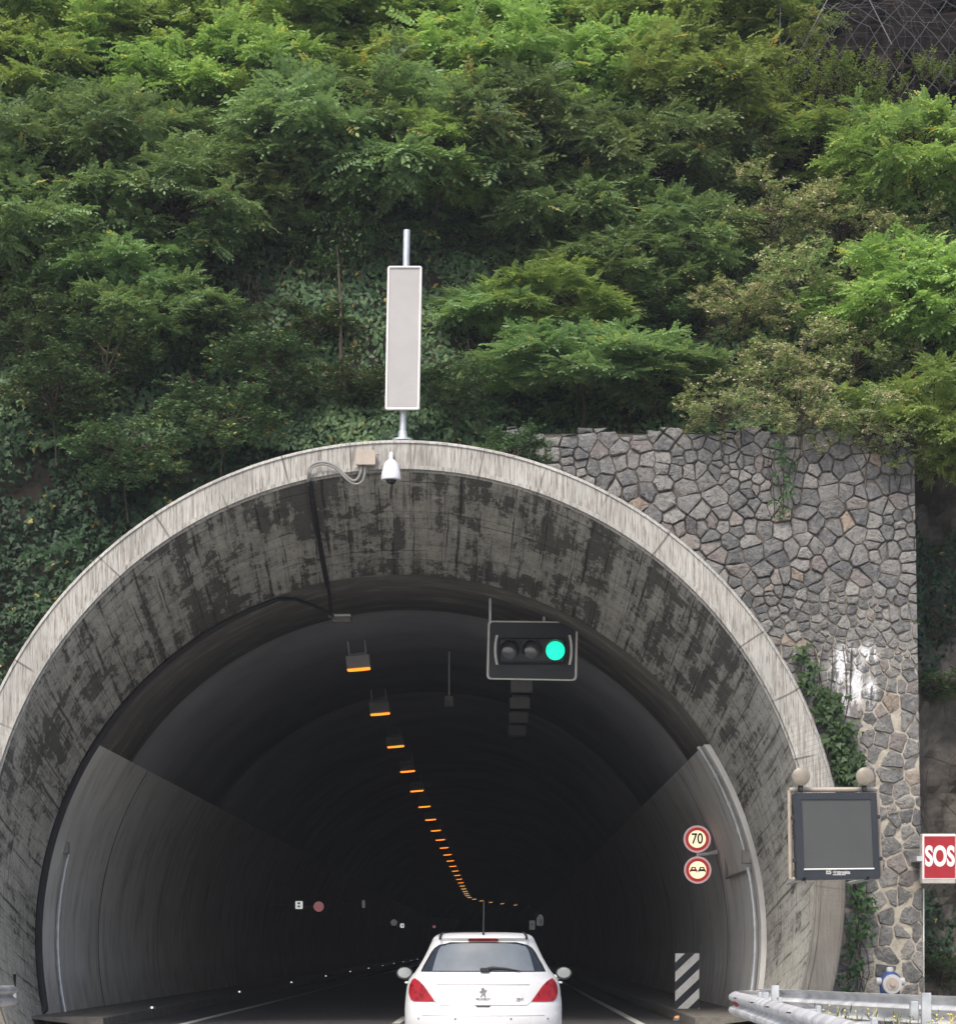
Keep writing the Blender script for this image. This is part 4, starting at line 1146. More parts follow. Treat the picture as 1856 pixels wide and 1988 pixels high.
# small fitting where the cable ends, and a hanging detector
p = P(660, 1196, 41.6)
root = empty('ceiling_tray', p, 'small grey tray on the ceiling where the black cable ends', 'tray')
mb = MB(); mb.box(p, (.42, .25, .035), b=.008); mb.build('tray', M['galv'], root)
mb = MB(); mb.box(p + Vector((.02, .35, .0)), (.34, .4, .16), b=.01); mb.build('tray_box', M['lampbox'], root)
p = P(872, 1362, 50.)
root = empty('hanging_detector', p, 'small boxy detector hanging from the dark tunnel ceiling', 'detector')
mb = MB(); mb.box(p, (.2, .2, .24), b=.015); mb.box(p + Vector((-.03, -.12, -.05)), (.1, .1, .1), b=.01); mb.build('detector_body', M['lampbox'], root)
mb = MB(); mb.tube([p + Vector((0, 0, .1)), p + Vector((0, 0, .9)), p + Vector((0, 0, 1.4))], .02, 6); mb.build('hanger', M['galv'], root)

# ------------------------------------------------------------------ round signs 70 and no overtaking
def round_sign(vx, vy, d, label, kind):
    p = P(vx, vy, d); root = empty('road_sign', p, label, 'road sign')
    mb = MB(); mb.lathe((p.x, d + .06, p.z), (0, -1, 0), [(0, .265), (.05, .272), (.06, .272)], 44); mb.build('sign_rim', M['litpink'], root)
    mb = MB(); mb.lathe((p.x, d, p.z), (0, -1, 0), [(0, .232), (.004, .232)], 44); mb.build('red_ring', M['litred'], root)
    mb = MB(); mb.lathe((p.x, d - .004, p.z), (0, -1, 0), [(0, .172), (.004, .172)], 44); mb.build('sign_face', M['lit70'], root)
    if kind == 70:
        text('numerals', '70', .29, M['black'], root, (p.x, d - .011, p.z), .80, .006, .002)
    else:
        for sx, mt in ((-.083, 'signred'), (.083, 'black')):
            mb = MB()
            x0 = p.x + sx
            car_ = [(-.062, -.035), (-.062, .0), (-.045, .012), (-.035, .045), (.035, .045), (.045, .012), (.062, .0), (.062, -.035), (.045, -.035), (.045, -.02), (-.045, -.02), (-.045, -.035)]
            mb.prism([(x0 + a * 1.2, p.z + b * 1.35) for a, b in car_], d - .013, d - .009); mb.build('car_symbol', M[mt], root)
            mb = MB(); mb.prism([(x0 - .026, p.z + .016), (x0 + .026, p.z + .016), (x0 + .020, p.z + .036), (x0 - .020, p.z + .036)], d - .016, d - .014); mb.build('symbol_window', M['lit70'], root)
    return root
round_sign(1353, 1629, 45., 'round backlit speed limit sign reading 70', 70)
round_sign(1354, 1689, 45., 'round backlit no-overtaking sign below the 70 sign', 0)
p = P(1354, 1659, 45.03)
root = empty('sign_bracket', P(1392, 1657, 45.03), 'grey arm holding the two round signs off the right wall', 'bracket')
mb = MB(); mb.tube([(p.x, 45.09, p.z + .35), (p.x, 45.09, p.z - .35)], .025, 8); mb.tube([(p.x, 45.08, p.z), P(1372, 1658, 45.08), P(1392, 1654, 45.08)], [.03, .035, .055], 8); mb.build('arm', M['galv'], root)

# far signs in the tunnel
def plate(name, vx, vy, d, w, h, mat, label, marks=None, rnd=False, ry=0.):
    p = P(vx, vy, d); root = empty(name, p, label, 'sign'); mb = MB()
    if rnd: mb.lathe((p.x, d + .02, p.z), (0, -1, 0), [(0, w / 2), (.02, w / 2)], 28)
    else: mb.box(p, (w, .03, h), b=.01)
    mb.build('sign_plate', mat, root)
    if marks:
        mb = MB()
        for (a, b, c_, e) in marks: mb.box((p.x + a, d - .022, p.z + b), (c_, .012, e))
        mb.build('sign_marks', M['black'] if not rnd else M['signdim'], root)
    mb = MB(); mb.tube([(p.x, d + .04, p.z), (p.x + (-.9 if p.x < 0 else .9), d + .04, p.z)], .02, 6); mb.build('arm', M['lampbox'], root)
M['signdim'] = emit('dim_backlit_red', (.30, .12, .13), .45, (.2, .08, .08))
M['signdimw'] = emit('dim_backlit_white', (.75, .80, .76), .45, (.35, .35, .35))
M['signgrey'] = emit('very_dim_sign', (.5, .5, .5), .10, (.25, .25, .25))
plate('exit_sign', 581, 1757, 75, .24, .26, M['signdimw'], 'small white square sign with dark marks on the left tunnel wall', [(-.005, .06, .08, .06), (-.005, -.045, .08, .05)])
plate('far_round_sign', 619, 1760, 75, .34, .34, M['signdim'], 'small reddish round sign beside the white square sign', [(0, 0, .14, .17)], True)
plate('tilted_plate', 706, 1755, 90, .12, .3, M['signgrey'], 'faint grey narrow plate between the left signs')
plate('far_round_sign', 765, 1791, 147, .42, .42, M['signgrey'], 'faint grey round sign farther down on the left', None, True)
plate('far_square_sign', 781, 1797, 147, .26, .28, M['signdimw'], 'tiny white square sign next to the faint grey round one', [(.02, 0, .09, .09)])
plate('far_round_sign', 843, 1799, 175, .24, .24, M['signdim'], 'tiny reddish round sign just above the left of the car roof', None, True)
plate('far_panel_sign', 1048, 1789, 190, .56, .70, M['signgrey'], 'dim pale panel sign above the right of the car roof', [(.08, 0, .08, .4)])
plate('far_panel_sign', 1033, 1796, 200, .5, .80, M['signgrey'], 'dimmer panel sign just above the right corner of the car roof', [(.03, .05, .1, .2)])
plate('far_round_sign', 1049, 1780, 190, .4, .28, M['signgrey'], 'faint round sign above the dim pale panel', None, True)
# kerb reflectors
rp = empty('kerb_reflector', (0, 0, 0)); mb = MB(); mb.box((0, 0, .03), (.12, .05, .07), b=.015); mb.build('reflector_base', M['lampbox'], rp, local=True)
mb = MB(); mb.lathe((0, -.026, .035), (0, -1, 0), [(0, .022), (.01, .018)], 12); mb.build('reflector_lens', M['reflector_glint'], rp, local=True)
for k in range(11):
    dd = 43.8 + 15 * k; o = rp if k == 0 else copy_tree(rp); o.location = (-6.62 + bend(dd), dd, rise(dd) + .16)
    if k < 4: tag(o, 'small shining reflector on the left kerb, ' + ordn[k] + ' from the mouth', 'reflector', 'kerb reflectors')
    else: tag(o, 'tiny reflector far along the left kerb', 'reflector', 'kerb reflectors')

# ------------------------------------------------------------------ chevron board
d = 43.8
cx0, cx1 = P(1310.5, 0, d).x, P(1357, 0, d).x; z1, z0 = P(0, 1851, d).z, P(0, 1975, d).z
root = empty('hazard_board', ((cx0 + cx1) / 2, d, 0), 'upright white and black diagonally striped board by the right kerb', 'hazard board')
mb = MB(); mb.box(((cx0 + cx1) / 2, d + .02, (z0 + z1) / 2), (cx1 - cx0 + .012, .03, z1 - z0 + .012)); mb.build('board', M['blackpaint'], root)
W = cx1 - cx0; H = z1 - z0; mb = MB()
k = -W
rows_ = [-.055, .355, .765, 1.175]     # where each white band starts on the left edge, as height
for b in (-.439, -.065, .309, .683, 1.057):
    poly = [(0, b), (W, b + W * .95), (W, b + W * .95 + .193), (0, b + .193)]
    poly = clip(poly, 0, H, 0, 1); poly = clip(poly, 0, 0, 0, -1) if len(poly) > 2 else poly
    if len(poly) > 2: mb.prism([(cx0 + a, z0 + b_) for a, b_ in poly], d - .004, d + .004)
mb.build('white_stripes', M['signwhite'], root)
mb = MB(); mb.tube([((cx0 + cx1) / 2, d + .06, z1 - .1), ((cx0 + cx1) / 2, d + .06, -.02)], .03, 8); mb.build('post', M['galv'], root)
p = P(1316, 1979, 42.)
root = empty('orange_marker', (p.x, 42., 0.), 'small orange reflective marker at the foot of the striped board', 'marker')
mb = MB(); mb.lathe((p.x, 42., 0.0), (0, 0, 1), [(0, .10), (.02, .10), (.05, .08)], 18); mb.build('marker_base', M['lampbox'], root)
mb = MB(); mb.lathe((p.x, 42., 0.05), (0, 0, 1), [(0, .075), (.03, .055), (.035, .02)], 18); mb.build('marker_lens', M['orangered'], root)

# ------------------------------------------------------------------ LED message screen with two lamps
d = 33.0
def zc(x, y, dd): return P((1780 + x * .21067) * .8549, (1720 + y * .21067) * .8549, dd)
c4 = [zc(100, 385, d), zc(990, 380, d), zc(1030, 1305, d), zc(135, 1320, d)]
cen = (c4[0] + c4[2]) / 2
root = empty('message_screen', (cen.x, d + .3, 0), 'blank grey LED message screen in a dark frame, with two round lamps on top', 'display screen')
mb = MB(); mb.prism([(p.x, p.z) for p in c4], d, d + .22); mb.build('screen_housing', M['navy'], root, bevel=.012)
i4 = [zc(188, 455, d), zc(930, 452, d), zc(962, 1195, d), zc(215, 1205, d)]
mb = MB(); n = 4; vs = [(p.x, d - .03, p.z) for p in c4] + [(p.x, d - .03, p.z) for p in i4] + [(p.x, d + .01, p.z) for p in i4] + [(p.x, d + .01, p.z) for p in c4]
mb.add(vs, [(i, (i + 1) % 4, 4 + (i + 1) % 4, 4 + i) for i in range(4)] + [(4 + i, 4 + (i + 1) % 4, 8 + (i + 1) % 4, 8 + i) for i in range(4)] + [(12 + i, 12 + (i + 1) % 4, (i + 1) % 4, i) for i in range(4)])
mb.build('bezel', M['navy'], root)
mb = MB(); mb.prism([(p.x, p.z) for p in i4], d - .012, d - .005); mb.build('led_face', M['screen'], root)
a, b = zc(210, 1208, d), zc(966, 1200, d); mb = MB(); mb.tube([(a.x, d - .035, a.z), (b.x, d - .035, b.z)], .012, 6); mb.build('lower_edge', M['border'], root)
p = zc(580, 1240, d)
p2 = zc(475, 1236, d); text('maker_initials', 'ES', .10, M['hydrwhite'], root, (p2.x, d - .034, p2.z + .002), .8, .004, .002)
p2 = zc(612, 1240, d); text('maker_name', 'elettronica', .072, M['hydrwhite'], root, (p2.x, d - .034, p2.z), .80, .003, .002)
p2 = zc(588, 1266, d); mb = MB(); mb.box((p2.x, d - .034, p2.z), (.19, .004, .012)); mb.build('maker_underline', M['hydrwhite'], root)
# outer support frame
f4 = [zc(55, 350, d + .2), zc(1005, 345, d + .2), zc(1048, 1300, d + .2), zc(70, 1310, d + .2)]
mb = MB()
mb.tube([f4[0], f4[1]], .036, 8); mb.tube([f4[0], f4[3]], .03, 8); mb.tube([f4[1], f4[2]], .026, 8); mb.tube([f4[3], f4[2]], .026, 8)
mb.build('support_frame', M['beige'], root)
mb = MB(); 
for t in (.12, .88):
    q = f4[3].lerp(f4[2], t); q2 = f4[0].lerp(f4[1], t)
    for qq in (q, q2):
        mb = MB(); mb.tube([qq, (qq.x + .1, 36.98 if t > .5 else D1 + .01, qq.z)], .03, 8); mb.build('wall_bracket', M['galv'], root)
for (x, y) in ((100, 650), (118, 1110), (1015, 640), (1040, 1090), (215, 1310), (900, 1300), (185, 345), (870, 345)):
    q = zc(x, y, d - .02); mb = MB(); mb.box((q.x, d + .02, q.z), (.055, .10, .055), b=.008); mb.build('latch', M['black'], root)
for (x, y) in ((183, 205), (872, 205)):
    q = zc(x, y, d - .02); rr = 100 * .21067 * .8549 * d / F * 1.0
    mb = MB(); mb.lathe((q.x, d + .10, q.z), (0, -1, 0), [(0, rr * .55), (.04, rr * .9), (.10, rr), (.13, rr * .98), (.135, rr * .90)], 30); lo = mb.build('flasher_lamp', M['lenstan'], root)
    mb = MB(); mb.lathe((q.x, d - .037, q.z), (0, -1, 0), [(0, rr * .89), (.012, rr * .7), (.02, rr * .3)], 30); mb.build('flasher_lens', M['lenstan'], lo)
    mb = MB(); mb.box((q.x, d + .06, q.z - rr - .03), (.07, .06, .09), b=.008); mb.build('lamp_foot', M['black'], root)

# ------------------------------------------------------------------ SOS sign
d = 36.4
def zs5(x, y): return zc(x, y, d)
a = zs5(1483, 822); b = zs5(1848, 1360)
root = empty('sos_sign', ((a.x + b.x) / 2, d + .2, b.z), 'red box sign reading SOS in white, right of the stone wall', 'emergency sign')
mb = MB(); mb.box(((a.x + b.x) / 2, d + .1, (a.z + b.z) / 2), (b.x - a.x, .2, a.z - b.z), b=.01); mb.build('sign_box', M['sosgrey'], root)
a2 = zs5(1508, 850); b2 = zs5(1840, 1300)
a1 = zs5(1490, 828); b1 = zs5(1846, 1312)
mb = MB(); mb.box(((a1.x + b1.x) / 2, d - .002, (a1.z + b1.z) / 2), (b1.x - a1.x, .008, a1.z - b1.z)); mb.build('white_border', M['paneledge'], root)
mb = MB(); mb.box(((a2.x + b2.x) / 2, d - .007, (a2.z + b2.z) / 2), (b2.x - a2.x, .008, a2.z - b2.z)); mb.build('red_face', M['signred'], root)
c_ = zs5(1675, 1075); text('sos_lettering', 'SOS', .44, M['signwhite'], root, (c_.x, d - .013, c_.z), .62, .016, .002)
mb = MB(); mb.box(((a.x + b.x) / 2 - .2, WY + .0, (a.z + b.z) / 2), (.3, 1.2, .08)); mb.build('wall_arm', M['galv'], root)

# ------------------------------------------------------------------ hydrant
d = 35.8; p = P(1727, 1908, d)
root = empty('hydrant', (p.x, d, 0), 'blue and white hydrant standing against the stone wall', 'hydrant')
mb = MB(); mb.lathe((p.x, d, -.02), (0, 0, 1), [(0, .15), (.04, .15), (.05, .09), (p.z - .22, .09)], 20); mb.build('standpipe', M['hydrblue'], root)
mb = MB(); mb.lathe((p.x, d, p.z - .24), (0, 0, 1), [(0, .10), (.03, .15), (.22, .17), (.34, .155), (.40, .10), (.42, .05)], 24); mb.build('hydrant_body', M['hydrblue'], root)
mb = MB(); mb.lathe((p.x, d, p.z + .17), (0, 0, 1), [(0, .055), (.03, .06), (.07, .05), (.08, .025)], 16); mb.build('top_cap', M['hydrwhite'], root)
mb = MB(); mb.lathe((p.x, d - .14, p.z - .02), (0, -1, 0), [(0, .14), (.05, .155), (.08, .15), (.085, .11)], 26); mb.build('outlet_ring', M['hydrwhite'], root)
mb = MB(); mb.lathe((p.x, d - .22, p.z - .02), (0, -1, 0), [(0, .105), (.012, .10), (.014, .04), (.05, .035), (.052, .01)], 24); mb.build('outlet_cap', M['beige'], root)
for sg in (-1, 1):
    mb = MB(); mb.lathe((p.x + sg * .13, d - .02, p.z + .02), (sg, 0, 0), [(0, .06), (.05, .065), (.09, .06), (.10, .03)], 18); mb.build('side_outlet', M['hydrwhite'], root)

# ------------------------------------------------------------------ guardrails
WP = [(0, .0), (.03, .012), (.075, .045), (.083, .07), (.075, .10), (.02, .13), (.0, .155), (.02, .18), (.075, .21), (.083, .24), (.075, .265), (.03, .298), (0, .31)]
def wbeam(path, ztop, outs, name, parent):
    """path of (x,y); outs=+1 bulge to the left of travel direction"""
    vs = []; fs = []; n = len(path); m = len(WP)
    for i, (x, y) in enumerate(path):
        a = Vector(path[max(0, i - 1)]); b = Vector(path[min(n - 1, i + 1)]); t = (b - a).normalized(); nn = Vector((-t.y, t.x)) * outs
        for (o_, h) in WP: vs.append((x + nn.x * o_, y + nn.y * o_, ztop - .31 + h))
    fs = [(i * m + j, i * m + j + 1, (i + 1) * m + j + 1, (i + 1) * m + j) for i in range(n - 1) for j in range(m - 1)]
    mb = MB(); mb.add(vs, fs, True); o = mb.build(name, M['galv2'], parent)
    s_ = o.modifiers.new('thick', 'SOLIDIFY'); s_.thickness = .005; s_.offset = 0
    return o
root = empty('guardrail', (2.9, 28, 0), 'near steel guardrail with a blunt nose and red reflector, running out of frame lower right', 'guardrail')
path = [(2.2, -4), (2.28, 4), (2.42, 12), (2.64, 17), (2.84, 22), (3.04, 27)] + [(3.33 - .24 * math.cos(a), 29.1 + .75 * math.sin(a)) for a in np.linspace(0, R(150), 14)]
wbeam(path, .75, 1, 'rail_beam', root)
for (x, y) in ((2.62, 13.5), (2.84, 17.5), (2.98, 21.5), (3.12, 25.5), (3.28, 28.8)):
    mb = MB(); mb.box((x + .08, y, .36), (.05, .12, .78), b=.005); mb.box((x - .0, y, .62), (.12, .05, .2)); mb.build('post', M['galv'], root)
mb = MB(); q = P(1428, 1946, 28.7); mb.lathe((q.x + .02, 28.62, q.z), (-.45, -1, 0), [(0, .055), (.02, .055), (.03, .045)], 16); mb.build('red_reflector', M['signred'], root)
for (x, y, z) in ((2.93 - .075, 27.0, .70), (2.86 - .075, 24.6, .70), (2.79 - .08, 22.6, .70), (2.72 - .08, 20.4, .70)):
    for e in (-.06, .06):
        mb = MB(); mb.box((x, y + e, z + .012), (.022, .05, .012)); mb.build('bolt_slot', M['black'], root)
root = empty('guardrail', (4.2, 26, 0), 'rear steel guardrail seen from behind, in front of the stone wall', 'guardrail')
path = [(3.42, 29.6), (3.8, 28.9), (4.3, 26.6), (5.0, 24.4), (6.4, 22.0), (9., 19.0), (12, 15.5)]
wbeam([tuple(v)[:2] for v in ease([(a, b, 0) for a, b in path])], .78, 1, 'rail_beam', root)
for (vx, yy) in ((1502, 29.4), (1793, 24.0)):
    x = (vx - VX) * yy / F
    mb = MB(); mb.box((x, yy - .12, .40), (.10, .06, .86), b=.005); mb.build('post', M['galv'], root)
    mb = MB(); mb.box((x - .12, yy - .08, .64), (.09, .08, .2), b=.01); mb.build('spacer', M['galv'], root)
root = empty('guardrail', (-7.4, 35, 0), 'short pale guardrail end at the lower left edge of the arch', 'guardrail')
path = [(-8.6, 10), (-8.3, 20), (-7.95, 28), (-7.7, 33)] + [(-7.62 + .16 * math.sin(a), 34.4 + .25 - .25 * math.cos(a)) for a in np.linspace(0, R(90), 5)]
path = [(-8.9, 10), (-8.5, 20), (-8.05, 29), (-7.68, 33.5), (-7.42, 34.9)]
wbeam(path, .75, -1, 'rail_beam', root)
mb = MB(); mb.box((-7.46, 34.98, .60), (.16, .12, .30), b=.05); mb.build('end_cap', M['paneledge'], root)
mb = MB(); mb.box((-7.72, 34., .36), (.06, .12, .76)); mb.build('post', M['galv'], root)

# weeds between the rails
rng = np.random.default_rng(5); n = 2600; X = rng.uniform(3.2, 5.2, n); Yw = rng.uniform(19, 28.5, n); ok = (X - 3.0) < (29.5 - Yw) * .42 + .15; X, Yw = X[ok], Yw[ok]; n = len(X)
hh = rng.uniform(.05, .62, n) * (.6 + .4 * np.sin(X * 5 + Yw) ** 2)
pos = np.stack([X, Yw, hh], 1); me = leaf_mesh('verge_weeds', pos, rng.normal(0, .5, (n, 3)) + [0, 0, .8], rng.normal(0, 1, (n, 3)), rng.uniform(.03, .13, n), rng.uniform(0, 1, n), [(0, 0), (.4, .12), (1, 0), (.4, -.12)])
tag(link_mesh('verge_weeds', me, M['weed']), 'thin yellow-green weeds growing between the two guardrails', 'weeds', kind='stuff')
mb = MB()
for k in range(60):
    x = random.uniform(3.4, 5.0); y = random.uniform(20, 27.5)
    if (x - 3.0) > (29.5 - y) * .42 + .1: continue
    h = random.uniform(.35, .68); mb.tube([(x, y, 0), (x + random.gauss(0, .04), y, h * .6), (x + random.gauss(0, .07), y, h)], .003, 3, False)
    mb.lathe((x + random.gauss(0, .02), y, h), (random.gauss(0, .4), -1, .5), [(0, .011), (.006, .008)], 6)
tag(mb.build('verge_flowers', M['flower']), 'tiny pale yellow flowers scattered between the guardrails', 'flowers', kind='stuff')

# ------------------------------------------------------------------ white hatchback
CARX, CARY = -.135, 25.7
car = empty('white_hatchback', (CARX, CARY, 0), 'white hatchback with red tail lamps driving into the tunnel', 'car')
ZL = [.20, .26, .35, .44, .52, .555, .60, .66, .70, .74, .85, .93, .985, 1.03, 1.10, 1.18, 1.26, 1.33, 1.385, 1.42, 1.45, 1.475, 1.492, 1.50]
def I(x, xs_, ys_): return float(np.interp(x, xs_, ys_))
def yr(z): return I(z, [.2, .26, .35, .52, .56, .60, .66, .70, .85, .95, 1.03, 1.10, 1.26, 1.385, 1.42, 1.44, 1.475, 1.492, 1.50], [.16, .05, .0, .0, .02, .03, .05, .075, .10, .13, .17, .225, .36, .455, .43, .45, .62, .95, 1.35])
def yf(z): return I(z, [.2, .3, .5, .66, .74, .85, .93, 1.0, 1.1, 1.26, 1.385, 1.45, 1.492, 1.5], [4.1, 4.22, 4.24, 4.2, 4.08, 3.75, 3.3, 2.98, 2.8, 2.5, 2.22, 2.05, 1.8, 1.55])
def wd(z): return I(z, [.2, .26, .35, .44, .60, .70, .80, .88, .95, 1.0, 1.045, 1.10, 1.18, 1.25, 1.33, 1.43, 1.46, 1.48, 1.492, 1.50], [.80, .86, .895, .905, .91, .905, .895, .885, .865, .82, .775, .745, .70, .665, .63, .585, .555, .50, .42, .22])
def ysurf(x, z, off=0.):
    w_ = wd(z); t = min(.999, abs(x) / w_); n_ = 2.5 if z < 1.0 else 2.8; c = .50 if z < 1.0 else .42
    return yr(z) + c * (1 - (1 - t ** n_) ** (1 / n_)) + .05 * t * t - off
def loop(z):
    w_ = wd(z); pts = []
    K = 22
    for i in range(K + 1):
        q = -PI / 2 + PI * i / K; x = w_ * math.sin(q); x = math.copysign(min(abs(x), w_ * .9985), x)
        pts.append((x, ysurf(x, z), z))
    y0 = ysurf(w_ * .9985, z); ye = yf(z); cf = min(.55, (ye - y0) * .4); ys_ = ye - cf
    for i in range(1, 9): pts.append((w_, y0 + (ys_ - y0) * i / 8, z))
    for i in range(1, 14):
        q = PI * i / 14; pts.append((w_ * math.copysign(abs(math.cos(q)) ** .75, math.cos(q)), ys_ + cf * math.sin(q), z))
    for i in range(8, 0, -1): pts.append((-w_, y0 + (ys_ - y0) * i / 8, z))
    return pts
mb = MB(); Ls = [loop(z) for z in ZL]; m = len(Ls[0]); vs = [p for l_ in Ls for p in l_]
fs = [(i * m + j, i * m + (j + 1) % m, (i + 1) * m + (j + 1) % m, (i + 1) * m + j) for i in range(len(ZL) - 1) for j in range(m)]
fs += [tuple(range(m - 1, -1, -1)), tuple(range((len(ZL) - 1) * m, len(ZL) * m))]
mb.add(vs, fs, True); body = mb.build('body', M['carwhite'], car, local=True)
def patch(name, rows, mat, off=.006, parent=car, nx_=16, two=None, close_side=True):
    """rows: (z, xa, xb); a skin over the rear of the body with a rim going back into it"""
    zs_ = [r[0] for r in rows]; Z_ = []
    for a, b in zip(zs_[:-1], zs_[1:]):
        k = max(1, int(abs(b - a) / .03)); Z_ += [a + (b - a) * i / k for i in range(k)]
    Z_.append(zs_[-1]); vs = []; fs = []
    zz_ = zs_ if zs_[0] < zs_[-1] else zs_[::-1]
    for z in Z_:
        xa = I(z, zs_, [r[1] for r in rows]); xb = I(z, zs_, [r[2] for r in rows])
        for i in range(nx_ + 1):
            x = xa + (xb - xa) * i / nx_; vs.append((x, ysurf(x, z, off), z))
    k = nx_ + 1; R_ = len(Z_)
    fs = [(i * k + j, i * k + j + 1, (i + 1) * k + j + 1, (i + 1) * k + j) for i in range(R_ - 1) for j in range(nx_)]
    bd = [j for j in range(k)] + [i * k + nx_ for i in range(1, R_)] + [(R_ - 1) * k + j for j in range(nx_ - 1, -1, -1)] + [i * k for i in range(R_ - 2, 0, -1)]
    b0 = len(vs)
    for q in bd: vs.append((vs[q][0], vs[q][1] + off + .012, vs[q][2]))
    L_ = len(bd); fs += [(bd[i], bd[(i + 1) % L_], b0 + (i + 1) % L_, b0 + i) for i in range(L_)]
    mb = MB(); mb.add(vs, fs, True); return mb.build(name, M[mat], parent, local=True)
win = [(1.035, .72), (1.106, .69), (1.18, .648), (1.26, .605), (1.31, .565), (1.345, .51), (1.375, .38)]
rw = patch('rear_window', [(z, -w_, w_) for z, w_ in win], 'cardark', .006, nx_=40)
gl = [(1.045, .585), (1.12, .565), (1.20, .545), (1.28, .52), (1.325, .49), (1.35, .40), (1.362, .25)]
patch('rear_glass', [(z, -w_, w_) for z, w_ in gl], 'carglass', .010, rw, 36)
lit = [(.697, .55, .80), (.72, .565, .835), (.786, .614, .858), (.84, .652, .858), (.881, .685, .852), (.93, .735, .828), (.958, .785, .80)]
for sg in (-1, 1):
    o = patch('tail_lamp', [(z, sg * a, sg * b) for z, a, b in lit], 'tail', .014)
    patch('lamp_reflector', [(.79, sg * .69, sg * .76), (.84, sg * .72, sg * .80), (.885, sg * .745, sg * .81)], 'tail2' if 'tail2' in M else 'tail', .018, o, 6)
patch('brake_light', [(1.388, -.165, .165), (1.395, -.175, .175), (1.410, -.172, .172), (1.418, -.15, .15)], 'tail', .02)
patch('tailgate_crease', [(.884, -.53, .53), (.890, -.53, .53)], 'seam', .002, nx_=24)
patch('tailgate_seam', [(.652, -.50, .50), (.658, -.50, .50)], 'seam', .002, nx_=24)
for sg in (-1, 1): patch('tailgate_seam', [(.655, sg * .497, sg * .505), (.697, sg * .547, sg * .556)], 'seam', .002, nx_=2)
patch('tailgate_handle', [(.634, -.07, .07), (.652, -.09, .09)], 'black', .006, nx_=8)
patch('bumper_crease', [(.533, -.70, .70), (.538, -.70, .70)], 'seam', .0015, nx_=24)
for x in (-.735, -.315, .315, .735):
    mb = MB(); z = .50; mb.lathe((x, ysurf(x, z) + .004, z), (0, -1, 0), [(0, .012), (.006, .011)], 10); mb.build('parking_sensor', M['seam'], car, local=True)
# wiper
mb = MB(); yy = lambda x, z: ysurf(x, z, .03)
mb.tube([(0., yy(0, 1.05), 1.05), (.1, yy(.1, 1.075), 1.078), (.25, yy(.25, 1.07), 1.072), (.42, yy(.42, 1.045), 1.045)], [.022, .019, .012, .005], 8)
mb.box((.02, yy(0, 1.055) - .01, 1.056), (.11, .03, .05), b=.01); mb.build('wiper', M['black'], car, local=True)
# antenna, roof trim, glass roof
mb = MB(); mb.tube([(0, .52, 1.47), (0, .55, 1.50), (.004, .75, 1.86)], [.016, .007, .004], 6); mb.build('antenna', M['black'], car, local=True)
for sg in (-1, 1):
    mb = MB(); mb.tube([(sg * .50, .50, 1.415), (sg * .497, .60, 1.455), (sg * .475, .9, 1.482), (sg * .465, 1.6, 1.490), (sg * .48, 2.1, 1.45)], .014, 8); mb.build('roof_rail', M['black'], car, local=True)
mb = MB(); vs = []; fs = []
for i in range(9):
    for j in range(11):
        x = -.46 + .92 * j / 10; y = 1.0 + 1.05 * i / 8; vs.append((x, y, 1.512 - .018 * (x / .46) ** 2 - .05 * max(0, (y - 1.6)) ** 2))
fs = [(i * 11 + j, i * 11 + j + 1, (i + 1) * 11 + j + 1, (i + 1) * 11 + j) for i in range(8) for j in range(10)]
mb.add(vs, fs, True); mb.build('glass_roof', M['cardark'], car, local=True)
# side windows
for sg in (-1, 1):
    for (ya, yb, yc, ye) in ((.75, 1.45, 1.40, .95), (1.50, 2.45, 2.25, 1.45)):
        mb = MB(); vs = []
        for (z, t) in ((1.04, 0), (1.12, .25), (1.22, .55), (1.32, .8), (1.38, 1)):
            for k in range(5):
                y0_ = lerp(ya, ye, t); y1_ = lerp(yb, yc, t); vs.append((sg * (wd(z) + .004), lerp(y0_, y1_, k / 4), z))
        mb.add(vs, [(i * 5 + j, i * 5 + j + 1, (i + 1) * 5 + j + 1, (i + 1) * 5 + j) for i in range(4) for j in range(4)], True); mb.build('side_window', M['cardark'], car, local=True)
# wing mirrors
for sg in (-1, 1):
    mb = MB(); X0 = sg * .985; mb.lathe((X0, 2.42, 1.0), (0, -1, 0), [(-.10, .03), (-.06, .075), (0, .092), (.05, .088)], 20)
    mb.v = [((v[0] - X0) * 1.12 + X0, v[1], (v[2] - 1.0) * .88 + 1.0) for v in mb.v]
    o = mb.build('wing_mirror', M['seam2'] if 'seam2' in M else M['black'], car, local=True)
    mb = MB(); mb.lathe((X0, 2.369, 1.003), (0, -1, 0), [(0, .074), (.004, .074)], 20); mb.v = [((v[0] - X0) * 1.12 + X0, v[1], (v[2] - 1.0) * .86 + 1.003) for v in mb.v]; mb.build('mirror_glass', M['mirror'], o, local=True)
    mb = MB(); mb.tube([(sg * .80, 2.45, .955), (sg * .93, 2.42, .95)], .03, 8); mb.build('mirror_arm', M['carwhite'], o, local=True)
# door handles visible as tiny bumps
for sg in (-1, 1):
    mb = MB(); mb.box((sg * .905, 1.1, .90), (.05, .16, .03), b=.012); mb.build('door_handle', M['carwhite'], car, local=True)
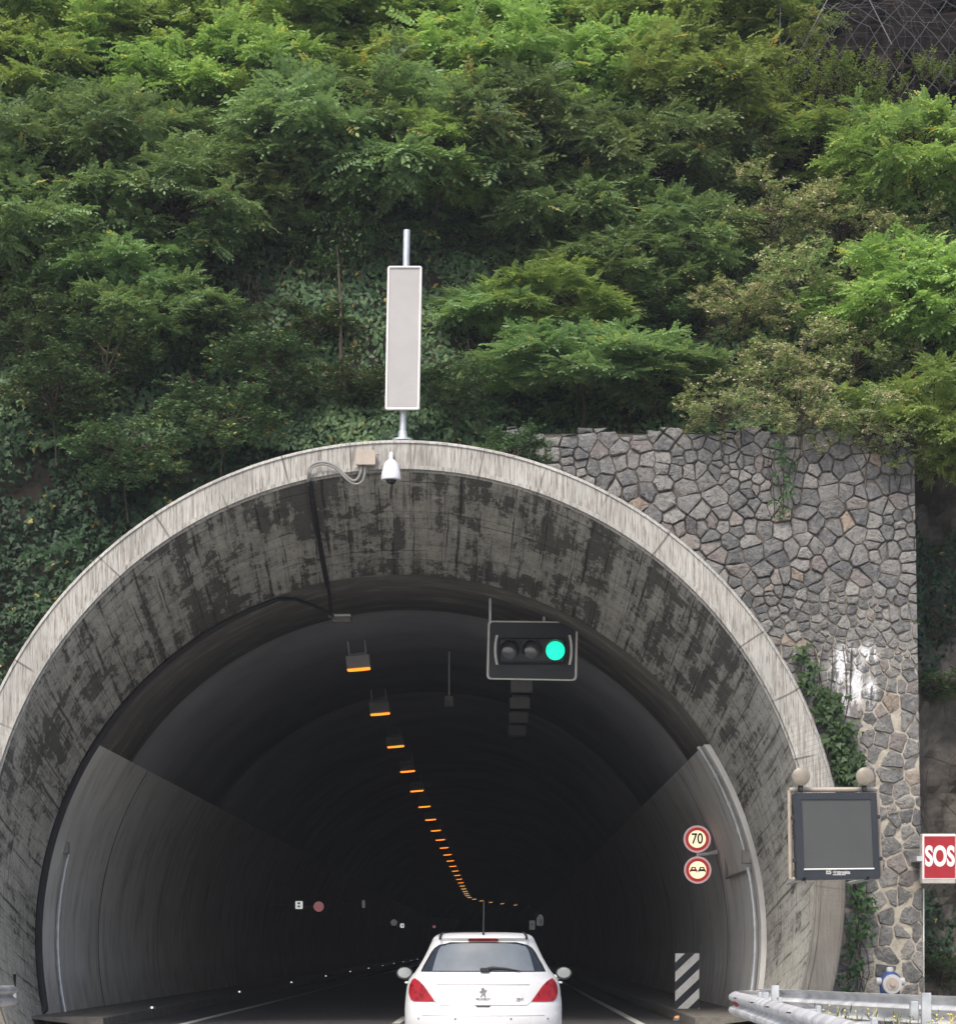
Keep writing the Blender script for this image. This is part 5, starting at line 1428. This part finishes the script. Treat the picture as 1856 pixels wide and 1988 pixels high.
# wheels
for sx in (-1, 1):
    for yy_ in (.78, 3.38):
        mb = MB(); mb.lathe((sx * .70, yy_, .315), (sx, 0, 0), [(0, .24), (.0, .30), (.02, .315), (.18, .315), (.205, .29), (.205, .21)], 36); o = mb.build('wheel', M['tyre'], car, local=True)
        mb = MB(); mb.lathe((sx * .895, yy_, .315), (sx, 0, 0), [(0, .21), (.008, .205), (.004, .18), (-.0, .06), (.012, .05)], 30)
        mb.build('rim', M['chrome'], o, local=True)
mb = MB(); mb.box((0, -.004, .385), (.52, .012, .11), b=.003); mb.build('licence_plate', M['signwhite'], car, local=True)
# badges: a small rearing-lion shaped chrome emblem, word mark, trim badge
mb = MB(); zc_ = .795; lion = [(-.030, -.045), (-.018, -.045), (-.004, -.022), (.006, -.020), (.014, -.045), (.026, -.045), (.020, -.012), (.016, .008), (.030, .020), (.034, .034), (.026, .032), (.018, .022), (.014, .030), (.008, .048), (-.006, .052), (-.014, .044), (-.022, .040), (-.012, .030), (-.018, .018), (-.034, .014), (-.034, .006), (-.014, .004), (-.012, -.012), (-.022, -.028)]
lion = [(x * 1.15, z * 1.15 + zc_) for x, z in lion]
yb_ = ysurf(0, .795); mb.prism(lion, yb_ - .012, yb_ - .002); mb.build('emblem', M['chrome'], car, local=True)
def rt(name, s, size, x, z, xs_=1.): 
    y = ysurf(x, z, .004); return text(name, s, size, M['chrome'], car, (x + CARX, y + CARY, z), xs_, .0006, .002)
rt('word_mark', 'PEUGEOT', .036, 0, .722, 1.05)
rt('trim_badge', 'PREMIUM', .026, .405, .727); rt('trim_badge', 'HDi', .030, .395, .703)

# ------------------------------------------------------------------ faint haze volume added to imitate windscreen glare, lifting the dark bore
hz = M_('faint_glare_veil'); hz.t.nodes.remove(hz.b)
v = hz.n('VolumePrincipled'); v.inputs['Density'].default_value = .00055; v.inputs['Color'].default_value = (.88, .92, 1., 1)
v.inputs['Anisotropy'].default_value = .2
hz.l(v.outputs[0], hz.t.nodes['Material Output'].inputs['Volume'])
mb = MB(); mb.box((0, 170, 20.), (310, 460, 44.)); tag(mb.build('glare_veil', hz.m), kind='stuff')
